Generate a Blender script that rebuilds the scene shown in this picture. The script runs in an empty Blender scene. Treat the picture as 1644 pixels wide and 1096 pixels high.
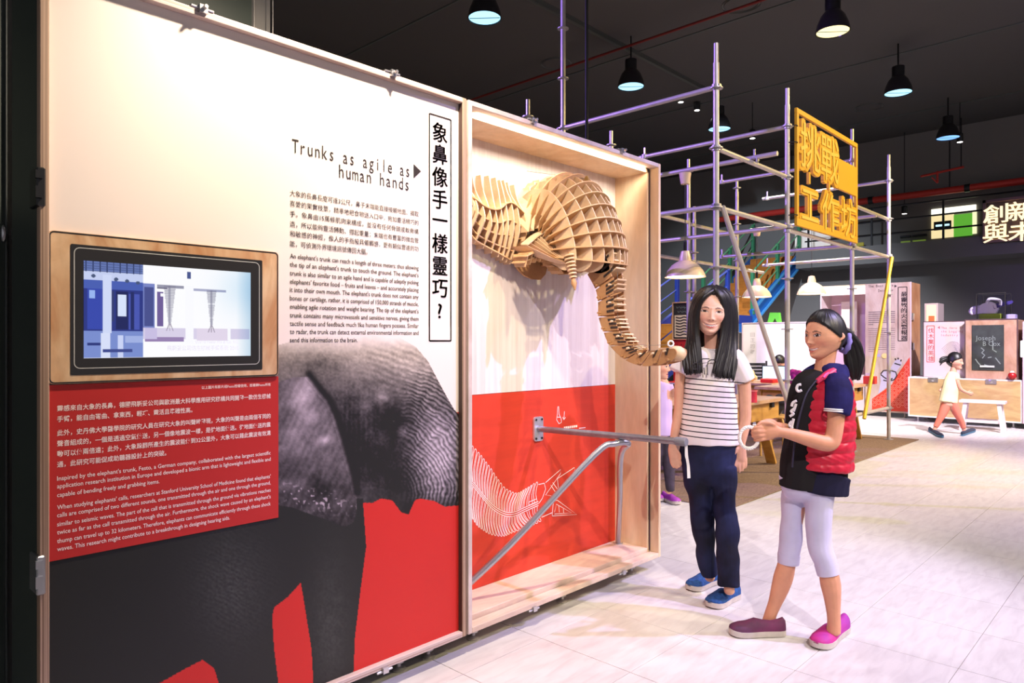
import bpy, bmesh, math, random
import numpy as np
from mathutils import Vector, Matrix
random.seed(7); rng = np.random.RandomState(7)
scn = bpy.context.scene
COL = scn.collection
# ------------------------------------------------------------------ camera
CZ = 1.28; FL = 1140.0; HX, HY = 822.0, 548.0
TH = math.atan2(1085.0, 1140.0)
FW = Vector((math.cos(TH), math.sin(TH), 0)); RT = Vector((math.sin(TH), -math.cos(TH), 0))
cam = bpy.data.cameras.new('camera'); cam.sensor_width = 36.0; cam.lens = FL / 1644.0 * 36.0
cam.clip_start = 0.05; cam.clip_end = 200
camo = bpy.data.objects.new('camera', cam); COL.objects.link(camo)
camo.location = (0, 0, CZ); camo.rotation_euler = (math.pi/2, 0, TH - math.pi/2)
scn.camera = camo
# ------------------------------------------------------------------ world, light, exposure
scn.view_settings.view_transform = 'Standard'; scn.view_settings.look = 'None'
scn.view_settings.gamma = 1.0; scn.view_settings.use_curve_mapping = False
scn.view_settings.exposure = 0.0
w = bpy.data.worlds.new('world'); scn.world = w; w.use_nodes = True
w.node_tree.nodes['Background'].inputs[0].default_value = (0.97, 0.94, 1.0, 1)
w.node_tree.nodes['Background'].inputs[1].default_value = 0.33
LK = 1.0
def spot(name, loc, aim, color, power, angle, blend=0.3, size=0.05):
    l = bpy.data.lights.new(name, 'SPOT'); l.energy = power * LK; l.color = color
    l.spot_size = math.radians(angle); l.spot_blend = blend; l.shadow_soft_size = size
    o = bpy.data.objects.new(name, l); COL.objects.link(o); o.location = loc
    o.rotation_euler = (Vector(aim) - Vector(loc)).to_track_quat('-Z', 'Y').to_euler()
    return o
VIOLET = (0.56, 0.47, 1.0); AMBER = (1.0, 0.86, 0.46); WARM = (1.0, 0.82, 0.62)
spot('violet_spotlight', (4.75, -2.1, 5.5), (3.2, 1.55, 0.9), VIOLET, 1620, 42, .55)
spot('amber_spotlight', (3.3, -2.4, 4.1), (3.25, 1.65, 0.7), AMBER, 430, 45, .55)
spot('panel_wash_spotlight', (1.50, 1.50, 3.1), (1.45, 2.2, 2.0), WARM, 340, 104, .8, .06)
spot('floor_violet_spotlight', (8.2, -3.0, 5.2), (6.6, .6, 0), (0.80, .72, 1.0), 620, 75, .6)
spot('floor_amber_spotlight', (6.0, -3.4, 5.2), (6.0, .4, 0), (1.0, .88, .60), 860, 70, .7)
spot('added_left_fill', (-.3, -2.0, 4.7), (3.25, 1.45, 1.05), (1.0, .90, .92), 900, 27, .5)  # unseen fill lamp, added to brighten the two girls from the front left
spot('overhead_spotlight', (3.3, 2.32, 5.75), (3.0, 1.1, 0), (1.0, .93, .98), 260, 100, .8, .12)
spot('scaffold_violet_spotlight', (2.4, 7.5, 4.8), (7.0, 3.6, 2.6), (0.35, .2, 1.0), 1700, 60, .5)
spot('scaffold_front_spotlight', (3.6, -1.0, 5.2), (6.8, 3.2, 2.4), (.95, .85, 1.0), 420, 45, .5)
spot('scaffold_amber_spotlight', (10.5, -1.5, 5.3), (7.8, 3.2, 1.6), (1.0, .76, .24), 1700, 60, .5)
spot('far_pink_spotlight', (8.4, -.4, 5.2), (12.8, 3.1, 1.35), (1.0, .92, 1.0), 3400, 50, .6)
spot('added_far_floor_fill', (9.6, -.8, 5.3), (9.8, 1.3, 0), (1.0, .84, 1.0), 900, 70, .7)  # added fill with no visible source, lifts the far floor
spot('stair_spotlight', (8.2, 4.6, 5.4), (14.8, 7.0, 2.2), (.75, .85, 1.0), 2200, 50, .6)
spot('table_spotlight', (9.3, 3.7, 5.4), (10.9, 4.75, .9), (1.0, .95, .88), 1700, 50, .6)
sl = bpy.data.lights.new('case_strip_light', 'AREA'); sl.shape = 'RECTANGLE'; sl.size = 1.3; sl.size_y = .03; sl.energy = 12; sl.color = (1, .88, .70)
so = bpy.data.objects.new('case_strip_light', sl); COL.objects.link(so); so.location = (2.72, 2.17, 2.243); so.rotation_euler = (math.radians(64), 0, 0); sl.spread = math.radians(120)

# ------------------------------------------------------------------ helpers
def ray(px): return FW + RT * ((px - HX) / FL)
def at(px, py, d): 
    p = ray(px) * d; return Vector((p.x, p.y, CZ - (py - HY) / FL * d))
def onY(px, py, Y): return at(px, py, Y / ray(px).y)
def onX(px, py, X): return at(px, py, X / ray(px).x)
def onZ(px, py, Z): return at(px, py, (CZ - Z) * FL / (py - HY))
def lin(c):
    c = c / 255.0; return c / 12.92 if c <= 0.04045 else ((c + 0.055) / 1.055) ** 2.4
def rgb(r, g, b): return (lin(r), lin(g), lin(b), 1.0)
def hexc(h): return rgb(int(h[0:2], 16), int(h[2:4], 16), int(h[4:6], 16))
def gloc(o):
    v = Vector((0, 0, 0))
    while o is not None: v = v + o.location; o = o.parent
    return v
def tag(o, label=None, cat=None, group=None, kind=None):
    if label: o['label'] = label
    if cat: o['category'] = cat
    if group: o['group'] = group
    if kind: o['kind'] = kind
    return o
def empty(name, loc, label=None, cat=None, group=None):
    o = bpy.data.objects.new(name, None); COL.objects.link(o); o.location = loc
    o.empty_display_size = 0.1
    return tag(o, label, cat, group)
def copy_tree(o, parent=None):
    c = o.copy(); COL.objects.link(c)
    if parent is not None: c.parent = parent
    for ch in list(o.children): copy_tree(ch, c)
    return c
def perp(t):
    a = Vector((0, 0, 1)) if abs(t.z) < 0.9 else Vector((1, 0, 0))
    u = t.cross(a).normalized(); return u, t.cross(u).normalized()
class MB:
    def __init__(s): s.v = []; s.f = []; s.boxy = False
    def add(s, vs, fs):
        b = len(s.v); s.v += [tuple(v) for v in vs]; s.f += [tuple(i + b for i in f) for f in fs]; return s
    def box(s, a, b):
        x0, x1 = sorted((a[0], b[0])); y0, y1 = sorted((a[1], b[1])); z0, z1 = sorted((a[2], b[2]))
        return s.add([(x0,y0,z0),(x1,y0,z0),(x1,y1,z0),(x0,y1,z0),(x0,y0,z1),(x1,y0,z1),(x1,y1,z1),(x0,y1,z1)],
            [(3,2,1,0),(4,5,6,7),(0,1,5,4),(1,2,6,5),(2,3,7,6),(3,0,4,7)])
    def bbox(s, a, b, ch=0.004):          # box with chamfered vertical + horizontal edges
        s.boxy = True; x0, x1 = sorted((a[0], b[0])); y0, y1 = sorted((a[1], b[1])); z0, z1 = sorted((a[2], b[2]))
        c = min(ch, (x1-x0)/3, (y1-y0)/3, (z1-z0)/3)
        rings = []
        for z, k in ((z0, c), (z0 + c, 0), (z1 - c, 0), (z1, c)):
            rings.append([(x0+c+k*.7,y0+k,z),(x1-c-k*.7,y0+k,z),(x1-k,y0+c+k*.7,z),(x1-k,y1-c-k*.7,z),(x1-c-k*.7,y1-k,z),(x0+c+k*.7,y1-k,z),(x0+k,y1-c-k*.7,z),(x0+k,y0+c+k*.7,z)])
        return s.loft(rings)
    def loft(s, rings, cap=True, closed=False):
        n = len(rings[0]); b = len(s.v); m = len(rings)
        for r in rings: s.v += [tuple(p) for p in r]
        for i in range(m if closed else m - 1):
            i2 = (i + 1) % m
            for j in range(n):
                k = (j + 1) % n
                s.f.append((b+i*n+j, b+i*n+k, b+i2*n+k, b+i2*n+j))
        if cap and not closed:
            s.f.append(tuple(b + j for j in reversed(range(n)))); s.f.append(tuple(b + (m-1)*n + j for j in range(n)))
        return s
    def obox(s, c, ux, uy, uz, hx, hy, hz):
        c = Vector(c); ux = Vector(ux) * hx; uy = Vector(uy) * hy; uz = Vector(uz) * hz
        vs = [c - ux - uy - uz, c + ux - uy - uz, c + ux + uy - uz, c - ux + uy - uz,
              c - ux - uy + uz, c + ux - uy + uz, c + ux + uy + uz, c - ux + uy + uz]
        return s.add(vs, [(3,2,1,0),(4,5,6,7),(0,1,5,4),(1,2,6,5),(2,3,7,6),(3,0,4,7)])
    def bar(s, p, q, wdt, hgt, up=(0, 0, 1)):
        p = Vector(p); q = Vector(q); t = (q - p).normalized(); u = t.cross(Vector(up))
        if u.length < 1e-4: u = t.cross(Vector((1, 0, 0)))
        u.normalize(); v = u.cross(t)
        return s.obox((p + q) / 2, t, u, v, (q - p).length / 2, wdt / 2, hgt / 2)
    def tube(s, pts, r, n=10, cap=True, closed=False):
        pts = [Vector(p) for p in pts]; m = len(pts); rs = r if isinstance(r, (list, tuple)) else [r] * m
        rings = []; u = None
        for i, p in enumerate(pts):
            if closed: t = (pts[(i+1) % m] - pts[i-1])
            else: t = pts[min(i+1, m-1)] - pts[max(i-1, 0)]
            t.normalize()
            if u is None: u, v = perp(t)
            else:
                u = u - t * u.dot(t)
                if u.length < 1e-5: u, _ = perp(t)
                u.normalize(); v = t.cross(u)
            rings.append([p + (u * math.cos(2*math.pi*k/n) + v * math.sin(2*math.pi*k/n)) * rs[i] for k in range(n)])
        return s.loft(rings, cap, closed)
    def lathe(s, prof, c=(0, 0, 0), n=20, axis=(0, 0, 1), cap=True):
        c = Vector(c); t = Vector(axis).normalized(); u, v = perp(t)
        return s.loft([[c + t * z + (u * math.cos(2*math.pi*k/n) + v * math.sin(2*math.pi*k/n)) * max(r, 1e-4) for k in range(n)] for r, z in prof], cap)
    def prism(s, poly, vec):
        poly = [Vector(p) for p in poly]; vec = Vector(vec); n = len(poly); b = len(s.v)
        s.v += [tuple(p) for p in poly] + [tuple(p + vec) for p in poly]
        s.f.append(tuple(b + j for j in range(n))); s.f.append(tuple(b + n + j for j in reversed(range(n))))
        for j in range(n):
            k = (j + 1) % n; s.f.append((b+k, b+j, b+n+j, b+n+k))
        return s
    def band(s, outer, inner, vec):        # plate with an open strip outline (outer/inner curves of equal length)
        o = [Vector(p) for p in outer]; i_ = [Vector(p) for p in inner]; vec = Vector(vec)
        return s.loft([[a, b, b + vec, a + vec] for a, b in zip(o, i_)])
    def sphere(s, c, r, n=12, m=8):
        rx, ry, rz = r if isinstance(r, (tuple, list)) else (r, r, r)
        c = Vector(c)
        return s.loft([[c + Vector((rx*math.sin(math.pi*(i+.02)/(m+.04))*math.cos(2*math.pi*k/n), ry*math.sin(math.pi*(i+.02)/(m+.04))*math.sin(2*math.pi*k/n), -rz*math.cos(math.pi*(i+.02)/(m+.04)))) for k in range(n)] for i in range(m+1)])
    def text(s, body, o, ux, uy, x0=None, x1=None, size=1.0, bold=0.0, depth=0.0, fit=None, mono=None):
        """flat lettering: o = baseline origin, ux/uy unit axes; x0..x1 span on ux when fit"""
        vs, fs = text_geo(body, bold, depth, mono)
        if len(vs) == 0: return s
        o = Vector(o); ux = Vector(ux); uy = Vector(uy); nz = ux.cross(uy)
        a = vs.copy()
        if fit is not None:
            lo, hi = vs[:, 0].min(), vs[:, 0].max(); a[:, 0] = fit[0] + (vs[:, 0] - lo) / (hi - lo) * (fit[1] - fit[0])
        else: a[:, 0] = vs[:, 0] * size
        a[:, 1] = vs[:, 1] * size
        P = np.array(o)[None] + a[:, :1] * np.array(ux)[None] + a[:, 1:2] * np.array(uy)[None] + a[:, 2:3] * size * np.array(nz)[None]
        return s.add([tuple(p) for p in P], fs)
    def build(s, name, m, parent=None, smooth=True, label=None, cat=None, group=None, kind=None, sharp=None):
        off = gloc(parent) if parent is not None else Vector((0, 0, 0))
        me = bpy.data.meshes.new(name)
        me.from_pydata([(x - off.x, y - off.y, z - off.z) for x, y, z in s.v], [], s.f)
        bm = bmesh.new(); bm.from_mesh(me); bmesh.ops.recalc_face_normals(bm, faces=bm.faces); bm.to_mesh(me); bm.free()
        if smooth:
            me.shade_smooth(); me.set_sharp_from_angle(angle=math.radians(sharp or (30 if s.boxy else 50)))
        if m is not None: me.materials.append(m)
        o = bpy.data.objects.new(name, me); COL.objects.link(o)
        if parent is not None: o.parent = parent
        return tag(o, label, cat, group, kind)
_tc = {}
def text_geo(body, bold=0.0, depth=0.0, mono=None):
    key = (body, bold, depth, mono)
    if key in _tc: return _tc[key]
    if mono:
        V = []; F = []; b = 0
        for i, ch in enumerate(body):
            if ch == ' ': continue
            v, f = text_geo(ch, bold, depth); v = v.copy()
            cx = (v[:, 0].min() + v[:, 0].max()) / 2; wd = v[:, 0].max() - v[:, 0].min()
            k = min(1.0, mono * .86 / max(wd, 1e-6))
            if ch in 'ilr': k = 1.0
            v[:, 0] = (v[:, 0] - cx) * k + i * mono
            V.append(v); F += [tuple(q + b for q in t) for t in f]; b += len(v)
        r = (np.concatenate(V), F); _tc[key] = r; return r
    cu = bpy.data.curves.new('text', 'FONT'); cu.body = body; cu.size = 1.0; cu.resolution_u = 2
    cu.offset = bold; cu.extrude = depth; cu.fill_mode = 'BOTH' if depth else 'FRONT'
    o = bpy.data.objects.new('text', cu); COL.objects.link(o)
    dg = bpy.context.evaluated_depsgraph_get(); me = o.evaluated_get(dg).to_mesh()
    v = np.zeros(len(me.vertices) * 3); me.vertices.foreach_get('co', v); v = v.reshape(-1, 3)
    f = [tuple(p.vertices) for p in me.polygons]
    o.evaluated_get(dg).to_mesh_clear(); bpy.data.objects.remove(o); bpy.data.curves.remove(cu)
    _tc[key] = (v, f); return v, f
# ------------------------------------------------------------------ materials
_mc = {}
def nodemat(name):
    m = bpy.data.materials.new(name); m.use_nodes = True
    return m, m.node_tree, m.node_tree.nodes['Principled BSDF']
def mat(name, c, rough=.5, metal=0.0, var=0.0, scale=8.0, stretch=(1, 1, 1), c2=None, bump=0.0, spec=.5, emit=None, es=1.0):
    if name in _mc: return _mc[name]
    m, nt, b = nodemat(name); N = nt.nodes; L = nt.links
    b.inputs['Base Color'].default_value = c; b.inputs['Roughness'].default_value = rough
    b.inputs['Metallic'].default_value = metal; b.inputs['Specular IOR Level'].default_value = spec
    if emit: b.inputs['Emission Color'].default_value = emit; b.inputs['Emission Strength'].default_value = es
    if var or c2 or bump:
        tc = N.new('ShaderNodeTexCoord'); mp = N.new('ShaderNodeMapping'); mp.inputs['Scale'].default_value = stretch
        no = N.new('ShaderNodeTexNoise'); no.inputs['Scale'].default_value = scale; no.inputs['Detail'].default_value = 5
        L.new(tc.outputs['Object'], mp.inputs[0]); L.new(mp.outputs[0], no.inputs['Vector'])
        if var or c2:
            mx = N.new('ShaderNodeMix'); mx.data_type = 'RGBA'
            d = c2 if c2 else tuple(x * (1 - var) for x in c[:3]) + (1,)
            mx.inputs[6].default_value = c; mx.inputs[7].default_value = d
            rp = N.new('ShaderNodeMapRange'); rp.inputs[1].default_value = .35; rp.inputs[2].default_value = .68
            L.new(no.outputs[0], rp.inputs[0]); L.new(rp.outputs[0], mx.inputs[0]); L.new(mx.outputs[2], b.inputs['Base Color'])
        if bump:
            bp = N.new('ShaderNodeBump'); bp.inputs['Strength'].default_value = bump; bp.inputs['Distance'].default_value = .01
            L.new(no.outputs[0], bp.inputs['Height']); L.new(bp.outputs[0], b.inputs['Normal'])
    _mc[name] = m; return m
def wood(name, c1, c2, stretch=(1, 1, 1), scale=3.0, rough=.55, dist=2.5):
    if name in _mc: return _mc[name]
    m, nt, b = nodemat(name); N = nt.nodes; L = nt.links
    tc = N.new('ShaderNodeTexCoord'); mp = N.new('ShaderNodeMapping'); mp.inputs['Scale'].default_value = stretch
    no = N.new('ShaderNodeTexNoise'); no.inputs['Scale'].default_value = scale; no.inputs['Detail'].default_value = 6; no.inputs['Distortion'].default_value = dist
    n2 = N.new('ShaderNodeTexNoise'); n2.inputs['Scale'].default_value = scale * 14; n2.inputs['Detail'].default_value = 3
    rp = N.new('ShaderNodeValToRGB'); rp.color_ramp.elements[0].position = .34; rp.color_ramp.elements[1].position = .66
    rp.color_ramp.elements[0].color = c2; rp.color_ramp.elements[1].color = c1
    mx = N.new('ShaderNodeMix'); mx.data_type = 'RGBA'; mx.blend_type = 'MULTIPLY'; mx.inputs[0].default_value = .22
    L.new(tc.outputs['Object'], mp.inputs[0]); L.new(mp.outputs[0], no.inputs['Vector']); L.new(mp.outputs[0], n2.inputs['Vector'])
    L.new(no.outputs[0], rp.inputs[0]); L.new(rp.outputs[0], mx.inputs[6]); L.new(n2.outputs[0], mx.inputs[7])
    L.new(mx.outputs[2], b.inputs['Base Color']); b.inputs['Roughness'].default_value = rough
    _mc[name] = m; return m
def attrmat(name, rough=.5, emit=0.0, spec=.5):
    if name in _mc: return _mc[name]
    m, nt, b = nodemat(name); a = nt.nodes.new('ShaderNodeAttribute'); a.attribute_name = 'Col'
    nt.links.new(a.outputs['Color'], b.inputs['Base Color']); b.inputs['Roughness'].default_value = rough
    b.inputs['Specular IOR Level'].default_value = spec
    if emit:
        nt.links.new(a.outputs['Color'], b.inputs['Emission Color']); b.inputs['Emission Strength'].default_value = emit
        b.inputs['Base Color'].default_value = (0, 0, 0, 1)
        for l in list(b.inputs['Base Color'].links): nt.links.remove(l)
    _mc[name] = m; return m
def grid_mesh(name, P, C, m, parent, label=None, smooth=True):
    """P (h,w,3) world points, C (h,w,3) sRGB 0..255"""
    h, wd = P.shape[:2]; off = np.array(gloc(parent)) if parent is not None else 0
    me = bpy.data.meshes.new(name)
    idx = np.arange(h * wd).reshape(h, wd)
    q = np.stack([idx[:-1, :-1], idx[:-1, 1:], idx[1:, 1:], idx[1:, :-1]], -1).reshape(-1, 4)
    me.from_pydata((P.reshape(-1, 3) - off).tolist(), [], q.tolist())
    setcol(me, C.reshape(-1, 3))
    if smooth: me.shade_smooth()
    me.materials.append(m); o = bpy.data.objects.new(name, me); COL.objects.link(o)
    if parent is not None: o.parent = parent
    return tag(o, label)
def setcol(me, C):
    c = np.clip(np.asarray(C, float) / 255.0, 0, 1); c = np.where(c <= .04045, c / 12.92, ((c + .055) / 1.055) ** 2.4)
    a = me.color_attributes.new('Col', 'FLOAT_COLOR', 'POINT')
    a.data.foreach_set('color', np.concatenate([c, np.ones((len(c), 1))], 1).astype(np.float32).ravel())
def inpoly(U, V, poly):
    r = np.zeros(U.shape, bool); n = len(poly)
    for i in range(n):
        x0, y0 = poly[i]; x1, y1 = poly[(i + 1) % n]
        if y0 == y1: continue
        c = ((y0 > V) != (y1 > V)) & (U < (x1 - x0) * (V - y0) / (y1 - y0) + x0); r ^= c
    return r
def vnoise(U, V, s, seed=0):
    r = np.random.RandomState(seed).rand(97, 97); x = U / s; y = V / s
    xi = np.floor(x).astype(int); yi = np.floor(y).astype(int); fx = x - xi; fy = y - yi
    fx = fx * fx * (3 - 2 * fx); fy = fy * fy * (3 - 2 * fy)
    g = lambda a, b: r[a % 97, b % 97]
    return (g(xi, yi) * (1-fx) + g(xi+1, yi) * fx) * (1-fy) + (g(xi, yi+1) * (1-fx) + g(xi+1, yi+1) * fx) * fy
def fbm(U, V, s, seed=0): return vnoise(U, V, s, seed) * .55 + vnoise(U, V, s * .5, seed + 1) * .3 + vnoise(U, V, s * .25, seed + 2) * .15
def gs(U, V, cx, cy, sx, sy=None, rot=0.0):
    sy = sy or sx; c, s = math.cos(rot), math.sin(rot); a = (U - cx) * c + (V - cy) * s; b = -(U - cx) * s + (V - cy) * c
    return np.exp(-(a / sx) ** 2 - (b / sy) ** 2)
X1 = Vector((1, 0, 0)); Y1 = Vector((0, 1, 0)); Z1 = Vector((0, 0, 1))
BLACK = mat('black_paint', rgb(44, 42, 41), .6, spec=.2)
STEEL = mat('galvanised_steel', rgb(196, 192, 190), .42, .55, .25, 20)
DARKMETAL = mat('dark_metal', rgb(50, 50, 52), .35, .6)
CHROME = mat('bright_zinc', rgb(200, 200, 205), .28, .9)
WHITE = mat('white_paint', rgb(238, 234, 232), .5)
PLY = wood('pale_plywood', rgb(236, 212, 180), rgb(222, 190, 152), (1, 1, .25), 3.0)
PLYT = wood('trim_plywood', rgb(232, 208, 188), rgb(214, 188, 170), (.3, 1, 1), 6.0)
PLYE = wood('plywood_edge', rgb(205, 180, 158), rgb(120, 88, 64), (.2, 60, .2), 4.0, dist=.2)
# ================================================================== SETTING
def strip(mb, pts, wd, nrm=(0, -1, 0), lift=0.0, closed=False):
    pts = [Vector(p) for p in pts]; nrm = Vector(nrm); m = len(pts)
    L = []; 
    for i, p in enumerate(pts):
        t = (pts[(i+1) % m] - pts[i-1]) if closed else pts[min(i+1, m-1)] - pts[max(i-1, 0)]
        s_ = t.cross(nrm).normalized() * (wd / 2); L.append((p + s_ + nrm * lift, p - s_ + nrm * lift))
    b = len(mb.v); 
    for a, c in L: mb.v += [tuple(a), tuple(c)]
    for i in range(m if closed else m - 1):
        j = (i + 1) % m; mb.f.append((b+2*i, b+2*j, b+2*j+1, b+2*i+1))
    return mb
def tilemat():
    m, nt, b = nodemat('vinyl_tile'); N = nt.nodes; L = nt.links
    g = N.new('ShaderNodeNewGeometry'); mp = N.new('ShaderNodeMapping'); mp.inputs['Scale'].default_value = (5, 22, 1)
    mp.inputs['Rotation'].default_value = (0, 0, .7)
    no = N.new('ShaderNodeTexNoise'); no.inputs['Scale'].default_value = 1.2; no.inputs['Detail'].default_value = 6; no.inputs['Distortion'].default_value = .6
    oi = N.new('ShaderNodeObjectInfo')
    r = N.new('ShaderNodeValToRGB'); r.color_ramp.elements[0].color = rgb(196, 192, 191); r.color_ramp.elements[1].color = rgb(210, 207, 205)
    r.color_ramp.elements[0].position = .3; r.color_ramp.elements[1].position = .6
    hv = N.new('ShaderNodeHueSaturation'); mr = N.new('ShaderNodeMapRange'); mr.inputs[3].default_value = .985; mr.inputs[4].default_value = 1.012
    L.new(g.outputs['Position'], mp.inputs[0]); L.new(mp.outputs[0], no.inputs['Vector']); L.new(no.outputs[0], r.inputs[0])
    L.new(oi.outputs['Random'], mr.inputs[0]); L.new(mr.outputs[0], hv.inputs['Value']); L.new(r.outputs[0], hv.inputs['Color'])
    L.new(hv.outputs[0], b.inputs['Base Color']); b.inputs['Roughness'].default_value = .38; b.inputs['Specular IOR Level'].default_value = .35
    return m
TILE = tilemat()
floor = MB().box((-6, -8, -.06), (22, 14, -.0025)).build('floor', mat('floor_joint', rgb(128, 120, 114), .8), kind='structure')
TS = .4565
tm = MB().bbox((-TS/2+.0012, -TS/2+.0012, -.012), (TS/2-.0012, TS/2-.0012, 0), .0006).build('floor_tile', TILE, floor)
tmesh = tm.data; cand = []
for i in range(-16, 40):
    for j in range(-16, 26):
        x = 1.85 + TS * (i + .5); y = .651 + TS * (j + .5)
        if x > 17.6: continue
        v = Vector((x, y, 0)); d = v.dot(FW); r = v.dot(RT)
        vis = d > 1.9 and abs(r) / d < .80
        if y > 2.75 and x < 4.2: vis = False
        cand.append((not vis, d if vis else v.length, x, y))
cand.sort(); rest = MB(); first = True
for k, (nv, d, x, y) in enumerate(cand):
    if k < 290 and not nv:
        if first: o = tm; first = False
        else: o = tm.copy(); COL.objects.link(o)
        o.location = (x, y, 0)
    else: rest.box((x-TS/2+.0009, y-TS/2+.0009, -.012), (x+TS/2-.0009, y+TS/2-.0009, 0))
rest.build('floor_tiles', TILE, floor, smooth=False, kind='stuff')
ceil = MB().box((-6, -8, 6.0), (22, 14, 6.2)).build('ceiling', mat('black_ceiling', rgb(94, 93, 92), .95, spec=.05), kind='structure')
cj = mat('ceiling_joint', rgb(92, 98, 96), .8, spec=.2)
for x in (.3, 3.4, 6.6, 9.8, 12.8, 16.3, 19.3):
    MB().box((x-.012, -8, 5.985), (x+.012, 14, 6.0)).build('ceiling_joint', cj, ceil, smooth=False)
for y, xa, xb in ((-3.1, 9.6, 15.2), (6.5, 2, 12)):
    MB().box((xa, y-.03, 5.93), (xb, y+.03, 6.0)).build('ceiling_rail', mat('rail_grey', rgb(80, 84, 80), .6), ceil, smooth=False)
# sprinkler pipe under the ceiling
MB().tube([(9.0, -8, 5.75), (9.0, 13, 5.75)], .02, 8).build('sprinkler_pipe', mat('dull_red', rgb(120, 30, 28), .6), ceil)
for px, py in ((893, 103), (1190, 8), (1395, 173)):
    p = onZ(px, py, 5.985)
    MB().lathe([(.265, 0), (.265, .014), (.235, .014), (.235, 0)], p, 28, cap=False).build('speaker_rim', mat('rim_grey', rgb(104, 106, 104), .6), ceil)
WBLK = mat('black_wall', rgb(128, 126, 124), .95, spec=.05)
wall_right = MB().box((18.0, -8, 0), (18.2, 14, 6.0)).build('wall_right', WBLK, kind='structure')
wall_back = MB().box((-6, 12.0, 0), (18.0, 12.2, 6.0)).build('wall_back', WBLK, kind='structure')
DG = mat('dark_green_board', rgb(58, 66, 62), .35, spec=.3)
wall_left = MB().box((-4, 3.06, 0), (1.6, 3.16, 5.6)).build('wall_left', WBLK, kind='structure')
xs = onY(17, 400, 3.05).x
MB().bbox((-1.4, 3.03, .02), (xs - .014, 3.06, 5.5)).build('wall_panel', DG, wall_left)
MB().bbox((xs + .008, 3.03, .02), (1.5, 3.06, 5.5)).build('wall_panel', DG, wall_left)
for dx in (-.022, .010):
    MB().bbox((xs + dx, 3.012, .02), (xs + dx + .006, 3.03, 5.5), .002).build('edge_strip', mat('strip_grey', rgb(70, 74, 74), .4, .5), wall_left)
for dx in (-.02, .012):
    p = onY(17, 375, 3.0); MB().sphere((p.x + dx, 3.01, p.z), (.008, .014, .03)).build('wall_latch', CHROME, wall_left)
# ================================================================== DISPLAY PANEL (unit 1)
YF = 2.132; YP = 2.157; ZB, ZT = .08, 2.27
STRIPE_V = wood('ply_edge_vertical', rgb(214, 182, 158), rgb(112, 84, 66), (150, 1, .3), 1.3, dist=.0)
STRIPE_H = wood('ply_edge_level', rgb(228, 208, 205), rgb(160, 130, 118), (.3, 1, 150), 1.3, dist=.0)
panel = empty('display_stand', (1.228, 2.28, 0), 'large plywood-framed graphic panel with elephant print, headline and red text block', 'panel')
def rails(parent, xa, xb, y0, y1, t=.0215):
    MB().bbox((xa, y0, ZB), (xa + t, y1, ZT), .0015).build('side_rail', STRIPE_V, parent)
    MB().bbox((xb - t, y0, ZB), (xb, y1, ZT), .0015).build('side_rail', STRIPE_V, parent)
    MB().bbox((xa + t, y0, ZT - t), (xb - t, y1, ZT), .0015).build('top_rail', STRIPE_H, parent)
    MB().bbox((xa + t, y0, ZB), (xb - t, y1, ZB + t), .0015).build('bottom_rail', STRIPE_H, parent)
XA, XB = .484, 1.972
rails(panel, XA, XB, YF, YP + .004)
for x in (XA, XB - .0215): MB().bbox((x, YP + .0045, ZB), (x + .0215, 2.43, ZT), .0015).build('case_side', DG, panel)
for z in (ZB, ZT - .0215): MB().bbox((XA + .022, YP + .0205, z), (XB - .022, 2.43, z + .0215), .0015).build('case_side', DG, panel)
BOARD = mat('white_print_board', rgb(234, 222, 216), .42, spec=.3)
MB().box((XA + .0215, YP, ZB + .0215), (XB - .0215, YP + .02, ZT - .0215)).build('graphic_board', BOARD, panel, smooth=False)
MB().box((XB - .0225, 2.136, ZB + .022), (XB - .0215, YP, ZT - .022)).build('inner_strip', mat('dark_brown_strip', rgb(66, 46, 40), .6), panel, smooth=False)
def hardware(parent, xs_top, xs_bot, xs_foot, left=False):
    for x in xs_top:
        mb = MB().bbox((x - .035, YF - .004, ZT + .0005), (x + .035, 2.2, ZT + .008), .002); mb.box((x - .012, YF - .012, ZT - .012), (x + .012, YF - .001, ZT + .012))
        mb.tube([(x, YF - .014, ZT + .002), (x, YF - .03, ZT + .002)], .006, 8)
        mb.build('latch', CHROME, parent)
    for x in xs_bot:
        mb = MB().bbox((x - .035, YF - .006, ZB - .009), (x + .035, 2.2, ZB - .0005), .002); mb.box((x - .012, YF - .012, ZB - .012), (x + .012, YF - .001, ZB + .010))
        mb.build('latch', CHROME, parent)
    for x in xs_foot:
        MB().lathe([(.028, 0.0), (.030, .006), (.020, .012), (.009, .016), (.009, .03), (.022, .032), (.022, .038), (.009, .04), (.009, ZB)], (x, 2.23, 0), 14).build('levelling_foot', STEEL, parent)
hardware(panel, [onY(325, 17, YF).x, onY(630, 118, YF).x], [onY(617, 1070, YF).x], [.62, onY(640, 1070, 2.23).x, 1.85])
for py in (300, 923):
    p = onY(66, py, YF)
    mb = MB().bbox((XA - .008, YF - .006, p.z - .05), (XA + .012, 2.2, p.z + .05), .003); mb.box((XA - .012, YF - .014, p.z + .02), (XA + .004, YF - .002, p.z + .04)).box((XA - .012, YF - .014, p.z - .03), (XA + .004, YF - .002, p.z))
    mb.build('latch', DARKMETAL if py == 300 else CHROME, panel)
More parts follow.
